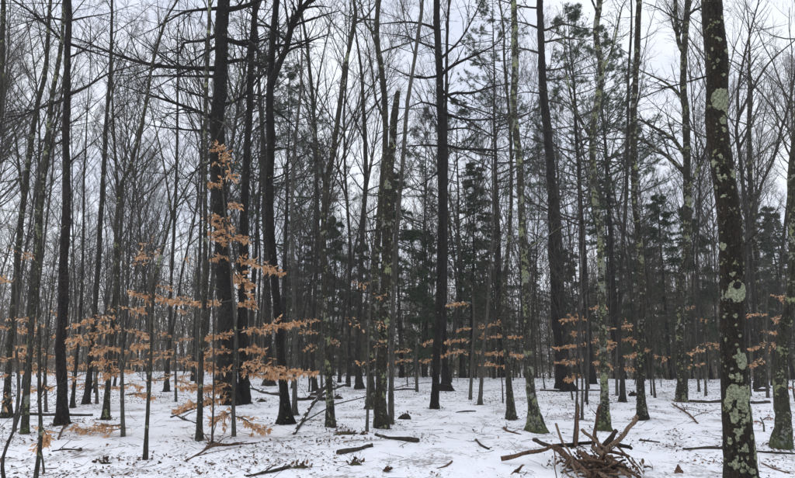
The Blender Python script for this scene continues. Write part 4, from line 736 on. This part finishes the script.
log('fallen_log', 'short dark log with a cut end on the open snow, below the snag', [(338, 455, 6), (352, 452, 5.4), (366, 448.5, 5), (373, 447, 4.4)], M['log'], lg)
log('fallen_log', 'log lying right of the broken snag, thick end to the right', [(376, 436, 3.4), (390, 439, 4.4), (405, 441, 5), (418, 443, 6.4)], M['log'], lg)
log('fallen_log', 'long thin dark log lying across the snow behind the reddish pine', [(0, 416, 3), (30, 415.5, 3.4), (60, 416, 3.4), (93, 416, 2.6)], M['log'], lg)
log('fallen_log', 'long dark stick log on the snow behind the nearest trunk', [(684, 450.5, 4), (705, 449, 3.4), (730, 450, 3), (765, 453, 2.8), (797, 455, 2.2)], M['log'], lg, sides=8)
log('fallen_log', 'dark limb on the snow leading to the foot of the biggest pine', [(171, 418, 2), (186, 412, 2.6), (203, 407, 3.2), (216, 402, 3.6)], M['log'], lg, twigs=4)
log('fallen_log', 'snow topped log in the tangle between forked pine and forked trunk', [(297, 401, 4), (310, 400, 4.4), (324, 401, 5)], M['log'], lg)
log('fallen_log', 'snowy broken log end sticking up in the tangle by the forked trunk', [(312, 396, 3.6), (319, 394, 4.4, .05), (325, 392.5, 4.6, .1)], M['log'], lg)
log('fallen_log', 'thin log low between biggest pine and forked pine', [(247, 388, 2.6), (262, 393, 3), (280, 396, 2.6)], M['log'], lg, twigs=3)
log('fallen_log', 'broken grey log by the snow line left of the nearest trunk', [(690, 402, 3), (702, 403, 4), (714, 403, 3.4), (726, 402, 4)], M['log'], lg)
log('fallen_log', 'short dark log at the snow line right of the nearest trunk', [(755, 392, 4), (762, 391.5, 4.6), (768, 391, 3.8)], M['log'], lg)
log('fallen_log', 'low log right of the nearest trunk, beside the mossy tree', [(752, 404, 4), (762, 403.5, 3.6), (770, 403, 3)], M['log'], lg)
log('fallen_log', 'far thin log under the leaning pine', [(540, 391, 2), (560, 391.5, 2.4), (600, 391, 2)], M['log'], lg)
log('fallen_log', 'far thin log at the snow line right of the centre left clump', [(392, 391, 2), (405, 390, 2.4), (416, 390, 1.8)], M['log'], lg)
log('fallen_branch', 'long fallen limb propped up against the tangle, left of forked trunk', [(294, 435, 3), (302, 423, 3.4, .02), (314, 408, 3.4, .12), (328, 398, 3, .18), (350, 389, 2, .2)], M['log'], lg, cat='branch', twigs=5, sides=7)
log('fallen_branch', 'forked fallen limb on the snow left of the beech sapling foot', [(186, 461, 2), (200, 454, 3), (213, 447, 4), (228, 446, 3), (256, 444, 2)], M['wood'], lg, cat='branch', twigs=8, sides=7)
log('fallen_branch', 'dark twig limb half sunk in snow at the bottom edge below the beech', [(246, 478, 4), (262, 474, 3.4), (275, 472, 4), (290, 468, 4)], M['log'], lg, cat='branch', twigs=5, sides=7)
log('fallen_branch', 'lone short stick on open snow between log and brush pile', [(476, 440, 1.6), (481, 446, 2.4), (489, 450.5, 2.6)], M['log'], lg, cat='branch', snow=False, twigs=2, sides=6)
log('fallen_branch', 'curved twig on open snow at the bottom centre', [(437, 469, 1.4), (446, 467, 2), (452, 462, 2.2)], M['wood'], lg, cat='branch', snow=False, sides=6)
log('fallen_branch', 'forked twig on the snow below the grey lichened trunk', [(672, 406, 1.4, .05), (680, 411, 1.8, .05), (690, 417, 1.8, .03), (698, 424, 1.6)], M['wood'], lg, cat='branch', snow=False, twigs=6, sides=6)
log('fallen_branch', 'low stick on the snow right of the brush pile', [(639, 441, 1.8), (648, 442, 2.4), (660, 443, 1.6)], M['log'], lg, cat='branch', snow=False, twigs=2, sides=6)
log('fallen_branch', 'thin stick on the snow behind the near left sapling', [(52, 452, 1.8), (66, 450, 2.2), (81, 451, 2.6)], M['log'], lg, cat='branch', twigs=3, sides=6)
log('fallen_branch', 'thin arched stick right of the reddish pine foot', [(58, 440, 1.8), (62, 432, 2, .03), (68, 425, 1.6)], M['wood'], lg, cat='branch', snow=False, twigs=3, sides=6)
log('fallen_branch', 'stick lying by the left pole and beech litter', [(172, 414, 2), (184, 420, 2.2), (196, 424, 1.8)], M['log'], lg, cat='branch', snow=False, twigs=3, sides=6)
log('fallen_branch', 'little stick left of the green footed tree', [(504, 429, 3), (508, 432, 2.4), (521, 435, 1.4)], M['wood'], lg, cat='branch', snow=False, twigs=2, sides=6)
log('fallen_branch', 'stick on the snow left of the thin crooked stem', [(456, 413, 1.4), (465, 412, 1.8), (476, 412, 1.4)], M['log'], lg, cat='branch', snow=False, twigs=2, sides=6)
log('fallen_branch', 'branching twig in the snow at the right bottom corner', [(762, 464, 1.6), (775, 470, 1.8), (790, 474, 1.6)], M['wood'], lg, cat='branch', snow=False, twigs=4, sides=6)
def clump(name, label, px, py, wpx, hpx, mat, seed, cat, group, tw=10, stuff=None):
    rg = np.random.default_rng(seed); p = hit(px, py); s = p[1] / F_PX; a, hh = wpx / 2 * s, hpx * s
    root = empty(name, p, label, cat, group); mb = MB(); n, k = 9, 18; th = np.arange(k) * 2 * math.pi / k; V = []
    for i in range(n):
        e = i / (n - 1) * math.pi / 2; rr = a * math.cos(e) * (1 + .22 * np.sin(3 * th + rg.uniform(0, 6)) * .6 + .2 * rg.normal(size=k))
        V.append(np.stack([rr * np.cos(th), rr * .8 * np.sin(th), np.full(k, .75 * hh * math.sin(e) - .02) * (1 + .3 * rg.normal(size=k))], -1))
    i = np.arange(n - 1)[:, None] * k; j = np.arange(k)[None]; j2 = (j + 1) % k; mb.add(np.vstack(V), np.stack([i + j, i + j2, i + k + j2, i + k + j], -1).reshape(-1, 4)); mb.build('mound', mat, root)
    S = np.stack([rg.normal(size=tw) * a * .5, rg.normal(size=tw) * a * .4, np.full(tw, hh * .4)], -1); D = rg.normal(size=(tw, 3)) + [0, 0, .7]; P, R = grow(S, D, rg.uniform(.08, .3, tw), np.full(tw, .003), 4, .15, -.03, rg)
    m2 = MB(); m2.tubes(P, R, 3); o = m2.build('stalks', M['wood'], root); o['kind'] = 'stuff'
    m3 = MB(); q = 26; pos = np.stack([rg.normal(size=q) * a * .7, rg.normal(size=q) * a * .6, rg.uniform(.2, 1, q) * hh], -1); X, Y, Z = frames(rg.normal(size=(q, 3)), rg); add_leaves(m3, pos, X, Y, Z, rg.uniform(.04, .08, q)); o = m3.build('leaves', M['litter'], root, smooth=False); o['kind'] = 'stuff'
    return root
CG = 'small dark mounds in the snow'
clump('leaf_mound', 'grassy brown tuft on the snow in front of the forked trunk', 345, 434, 26, 4, M['moss'], 1, 'mound', CG, 40)
clump('moss_mound', 'moss covered lump at the bottom edge right of the twig limb', 301, 468, 17, 5, M['moss'], 2, 'mound', CG)
clump('moss_mound', 'moss lump with twigs below the short cut log', 355, 465, 14, 5, M['moss'], 3, 'mound', CG)
clump('leaf_mound', 'dark lump on the snow between snag and black centre pine', 405, 419, 11, 6, M['log'], 4, 'mound', CG)
clump('leaf_mound', 'small dark lump near the grassy tuft', 363, 435, 5, 3, M['log'], 5, 'mound', CG, 4)
clump('leaf_mound', 'low dark lump by the tangle of logs at the forked pine', 338, 399, 9, 4, M['log'], 6, 'mound', CG, 6)
clump('leaf_mound', 'leafy dark lump in the snow at the left foreground', 105, 464, 13, 4, M['moss'], 7, 'mound', CG, 12)
clump('leaf_mound', 'little brown lump low in the bottom centre', 386, 472, 7, 3, M['moss'], 8, 'mound', CG, 6)
clump('leaf_mound', 'leafy lump at the snow line left of the tangle', 262, 402, 8, 4, M['log'], 9, 'mound', CG, 6)
clump('leaf_mound', 'brown lump at the snow line right of the lichened trunk', 633, 396, 9, 5, M['log'], 10, 'mound', CG, 6)
def bark_piece(label, px, py, w_, h_, seed, tilt):
    rg = np.random.default_rng(seed); p = hit(px, py); s = p[1] / F_PX; mb = MB(); n = 7; u = np.linspace(0, 1, n); V = []
    for sgn in (0, 1):
        for i in u:
            wd = w_ * s / 2 * (.7 + .3 * math.sin(4 * i + seed)) * (1 - .55 * i ** 4) * (1 + .25 * rg.normal()); z = h_ * s * i; x0 = tilt * i * h_ * s
            V += [[x0 - wd, sgn * .012 - .02, z - .02], [x0, sgn * .012 + .012 * math.cos(i * 3), z - .02 + .01 * rg.normal()], [x0 + wd, sgn * .012 - .02, z - .02]]
    V = np.array(V); Q = []
    for i in range(n - 1):
        for k in range(2): a = i * 3 + k; Q += [[a, a + 1, a + 4, a + 3], [n * 3 + a, n * 3 + a + 3, n * 3 + a + 4, n * 3 + a + 1]]
        a = i * 3; Q += [[a, a + 3, n * 3 + a + 3, n * 3 + a], [a + 2, n * 3 + a + 2, n * 3 + a + 5, a + 5]]
    mb.add(V, np.array(Q)); o = mb.build('bark_piece', M['wood'], smooth=False); o.location = p.tolist(); o.rotation_euler = (-.8, 0, float(rg.normal() * .3)); tag(o, label, 'bark', 'brown bark pieces standing in the snow')
bark_piece('curled brown bark piece standing in the snow right of the brush pile', 678, 474, 8, 11, 1, .35)
bark_piece('brown bark piece standing in the snow left of the brush pile', 515, 473, 6, 11, 2, .6)

# ------------------------------------------------------------------ brush pile
def stick(label, a, b_, wpx, mat, seed, twigs=0, taper=.6):
    """a, b_: (px, py, depth) ends"""
    rg = np.random.default_rng(seed); A = PP(*a); B = PP(*b_); r = wpx / 2 * (a[2] + b_[2]) / 2 / F_PX; n = 8; t = np.linspace(0, 1, n)[:, None]
    P = A * (1 - t) + B * t; L = np.linalg.norm(B - A); P[1:-1] += np.cumsum(rg.normal(size=(n - 2, 3)), 0) * .009 * L; P[:, 2] = np.maximum(P[:, 2], ground_h(P[:, 0], P[:, 1]) + r * .3)
    lo = P[np.argmin(P[:, 2])].copy(); lo[2] = P[:, 2].min() - r
    R = r * (1 - (1 - taper) * t[:, 0]); mb = MB(); mb.tubes((P - lo), R, 8, cap=True, rough=.11, rg=rg)
    if twigs:
        S, D, Ln, r2, _ = spawn((P - lo)[None], R[None], twigs, .2, .98, .4, 1.0, .3, .5, rg); P2, R2 = grow(S, D, Ln, np.maximum(r2, .003), 5, .12, .0, rg); mb.tubes(P2, R2, 4)
    o = mb.build('stick', mat); o.location = lo.tolist(); tag(o, label, 'stick', 'sticks of the brush pile'); return o
D0 = 8.3
M['pale_wood'] = bark('pale_peeled_wood', (.045, .028, .018), (.21, .145, .10), 0, 0, 14, bump=.8, fleck=.2)
M['black_wood'] = bark('black_rotten_wood', (.008, .006, .005), (.045, .030, .022), 0, 0, 14, bump=.9, fleck=.2)
for k, (lb, a, b_, wd, tw, mt) in enumerate([
    ('long dark stick lying out to the left from the brush pile', (501, 459, 8.6), (553, 446, 8.5), 5, 1, 'wood'), ('short thick stick butting into the left of the brush pile', (534, 440, 9.2), (556, 449, 8.5), 5, 0, 'black_wood'), ('upright broken stub at the left back of the brush pile', (576, 446, 8.6), (578, 404, 8.7), 4, 0, 'wood'),
    ('upright pale stub in the middle back of the brush pile', (593, 449, 8.6), (600, 405, 8.7), 4.5, 1, 'wood'), ('thick pale limb pointing up right out of the brush pile', (602, 455, 8.3), (637, 416, 8.7), 6, 0, 'pale_wood'), ('black thick stub pointing up right behind the pale limb', (600, 450, 8.6), (616, 431, 8.8), 7, 0, 'black_wood'),
    ('pale limb sloping to the lower right corner of the pile', (594, 448, 8.3), (630, 477, 7.6), 6.5, 1, 'pale_wood'), ('slim stick sloping from the upper left into the pile centre', (582, 430, 8.7), (608, 452, 8.2), 4, 0, 'pale_wood'), ('thin pale stick leaning across the pile left side', (556, 424, 8.9), (578, 477, 7.6), 3, 2, 'pale_wood'), ('thick brown limb low across the pile left', (554, 447, 8.6), (590, 475, 7.7), 7.5, 0, 'wood'),
    ('thin whip standing off the front of the pile', (552, 446, 8.5), (557, 480, 7.5), 1.5, 0, 'wood'), ('flat dark wedge of wood at the right end of the pile', (612, 444, 8.7), (632, 449, 8.5), 5, 0, 'black_wood'), ('thin stick sloping down at the right of the pile', (617, 446, 8.5), (640, 474, 7.7), 2.6, 3, 'wood'), ('dark limb across the pile top', (556, 446, 8.7), (598, 441, 8.8), 5, 1, 'black_wood'),
    ('thin arched twig beyond the right end of the pile', (632, 458, 8.1), (644, 474, 7.7), 1.6, 1, 'wood'), ('short pale stick low in front of the pile', (590, 466, 8.0), (607, 478, 7.6), 4.5, 0, 'pale_wood'), ('thick brown limb low along the right front of the pile', (604, 455, 8.1), (640, 478, 7.6), 5.5, 1, 'wood')]):
    stick(lb, a, b_, wd * .85, M[mt], 600 + k, tw, .72)
pr = np.random.default_rng(88)
for k in range(36):
    cx_, cy_ = pr.normal(597, 13), pr.uniform(452, 479); ang = pr.normal(.7, .5) if pr.random() < .6 else pr.normal(-.4, .6); ln = pr.uniform(12, 34); dd = 7.6 + (480 - cy_) * .03 + pr.uniform(-.15, .2)
    a = (cx_ - ln / 2 * math.cos(ang), cy_ - ln / 2 * math.sin(ang), dd + .25); b_ = (cx_ + ln / 2 * math.cos(ang), cy_ + ln / 2 * math.sin(ang), dd - .25)
    stick('broken reddish brown stick jumbled in the heart of the brush pile', a, b_, pr.uniform(1.5, 4.3), M[('wood', 'wood', 'black_wood', 'pale_wood', 'wood')[k % 5]], 700 + k, int(pr.random() < .35) * 3, .65)
# ------------------------------------------------------------------ leaf litter and twigs on the snow
def litter():
    rg = np.random.default_rng(66); n = 110000; y = 4.5 + 34 * rg.random(n) ** 1.1; x = (rg.random(n) * 2 - 1) * (.78 * y + 1.5)
    dn = vnoise(x / 1.7, y / 1.7, 21) * .85 + vnoise(x / .5, y / .5, 22) * .75 - .78 + .016 * (y - 8); k = rg.random(n) < np.clip(dn * 1.7 - .04, .012, .85); x, y = x[k], y[k]
    z = ground_h(x, y) + rg.uniform(.002, .02, len(x)); pos = np.stack([x, y, z], -1); D = rg.normal(size=(len(x), 3)) * [1, 1, .28]; X, Y, Z = frames(D, rg, rg.normal(size=D.shape) * .45 + [0, 0, 1.2]); mb = MB()
    add_leaves(mb, pos, X, Y, Z, rg.uniform(.022, .07, len(x)), curl=rg.normal(size=len(x)) * .5)
    for (bx, by, br) in BASES:
        q = 44; aa = rg.uniform(0, 6.28, q); rr = br * 1.1 + np.abs(rg.normal(size=q)) * .16; xx = bx + rr * np.cos(aa); yy = by + rr * np.sin(aa); D = rg.normal(size=(q, 3)) * [1, 1, .3]; X, Y, Z = frames(D, rg, rg.normal(size=D.shape) * .5 + [0, 0, 1.2])
        add_leaves(mb, np.stack([xx, yy, ground_h(xx, yy) + .012], -1), X, Y, Z, rg.uniform(.03, .075, q), curl=rg.normal(size=q) * .5)
    # leaf heaps under the brush pile
    q = 420; p = hit(600, 468); xx = p[0] - .1 + rg.normal(size=q) * .28; yy = p[1] + rg.normal(size=q) * .25; D = rg.normal(size=(q, 3)); X, Y, Z = frames(D, rg); add_leaves(mb, np.stack([xx, yy, ground_h(xx, yy) + rg.random(q) * .10], -1), X, Y, Z, rg.uniform(.05, .1, q))
    tag(mb.build('leaf_litter', M['litter'], smooth=False), 'brown fallen leaves scattered over the snow', 'leaves', kind='stuff')
    n = 1900; y = 5 + 24 * rg.random(n) ** 1.2; x = (rg.random(n) * 2 - 1) * (.75 * y + 1); a = rg.uniform(0, 6.28, n); S = np.stack([x, y, ground_h(x, y) + .012], -1); D = np.stack([np.cos(a), np.sin(a), rg.uniform(0, .12, n)], -1); P, R = grow(S, D, rg.uniform(.1, .5, n), rg.uniform(.002, .006, n), 5, .16, 0, rg)
    P[..., 2] = np.maximum(P[..., 2], ground_h(P[..., 0], P[..., 1]) + .002); m2 = MB(); m2.tubes(P, R, 3); tag(m2.build('twig_litter', M['wood']), 'small dark twigs strewn over the snow', 'twigs', kind='stuff')
litter()

# ------------------------------------------------------------------ damp winter air
hz = MB(); x0, x1, y0, y1, z0, z1 = -380, 380, -20, 470, -8, 34
hz.add(np.array([[x, y, z] for z in (z0, z1) for y in (y0, y1) for x in (x0, x1)], float), np.array([[0, 2, 3, 1], [4, 5, 7, 6], [0, 1, 5, 4], [2, 6, 7, 3], [0, 4, 6, 2], [1, 3, 7, 5]]))
hm = bpy.data.materials.new('damp_air'); hm.use_nodes = True; t = hm.node_tree; t.nodes.clear(); o_ = N(t, 'ShaderNodeOutputMaterial'); pv = N(t, 'ShaderNodeVolumePrincipled')
pv.inputs['Color'].default_value = (.90, .90, .90, 1); pv.inputs['Density'].default_value = .0008; t.links.new(pv.outputs[0], o_.inputs['Volume'])
tag(hz.build('haze', hm, smooth=False), 'thin damp winter haze between the trees', 'haze', kind='stuff')
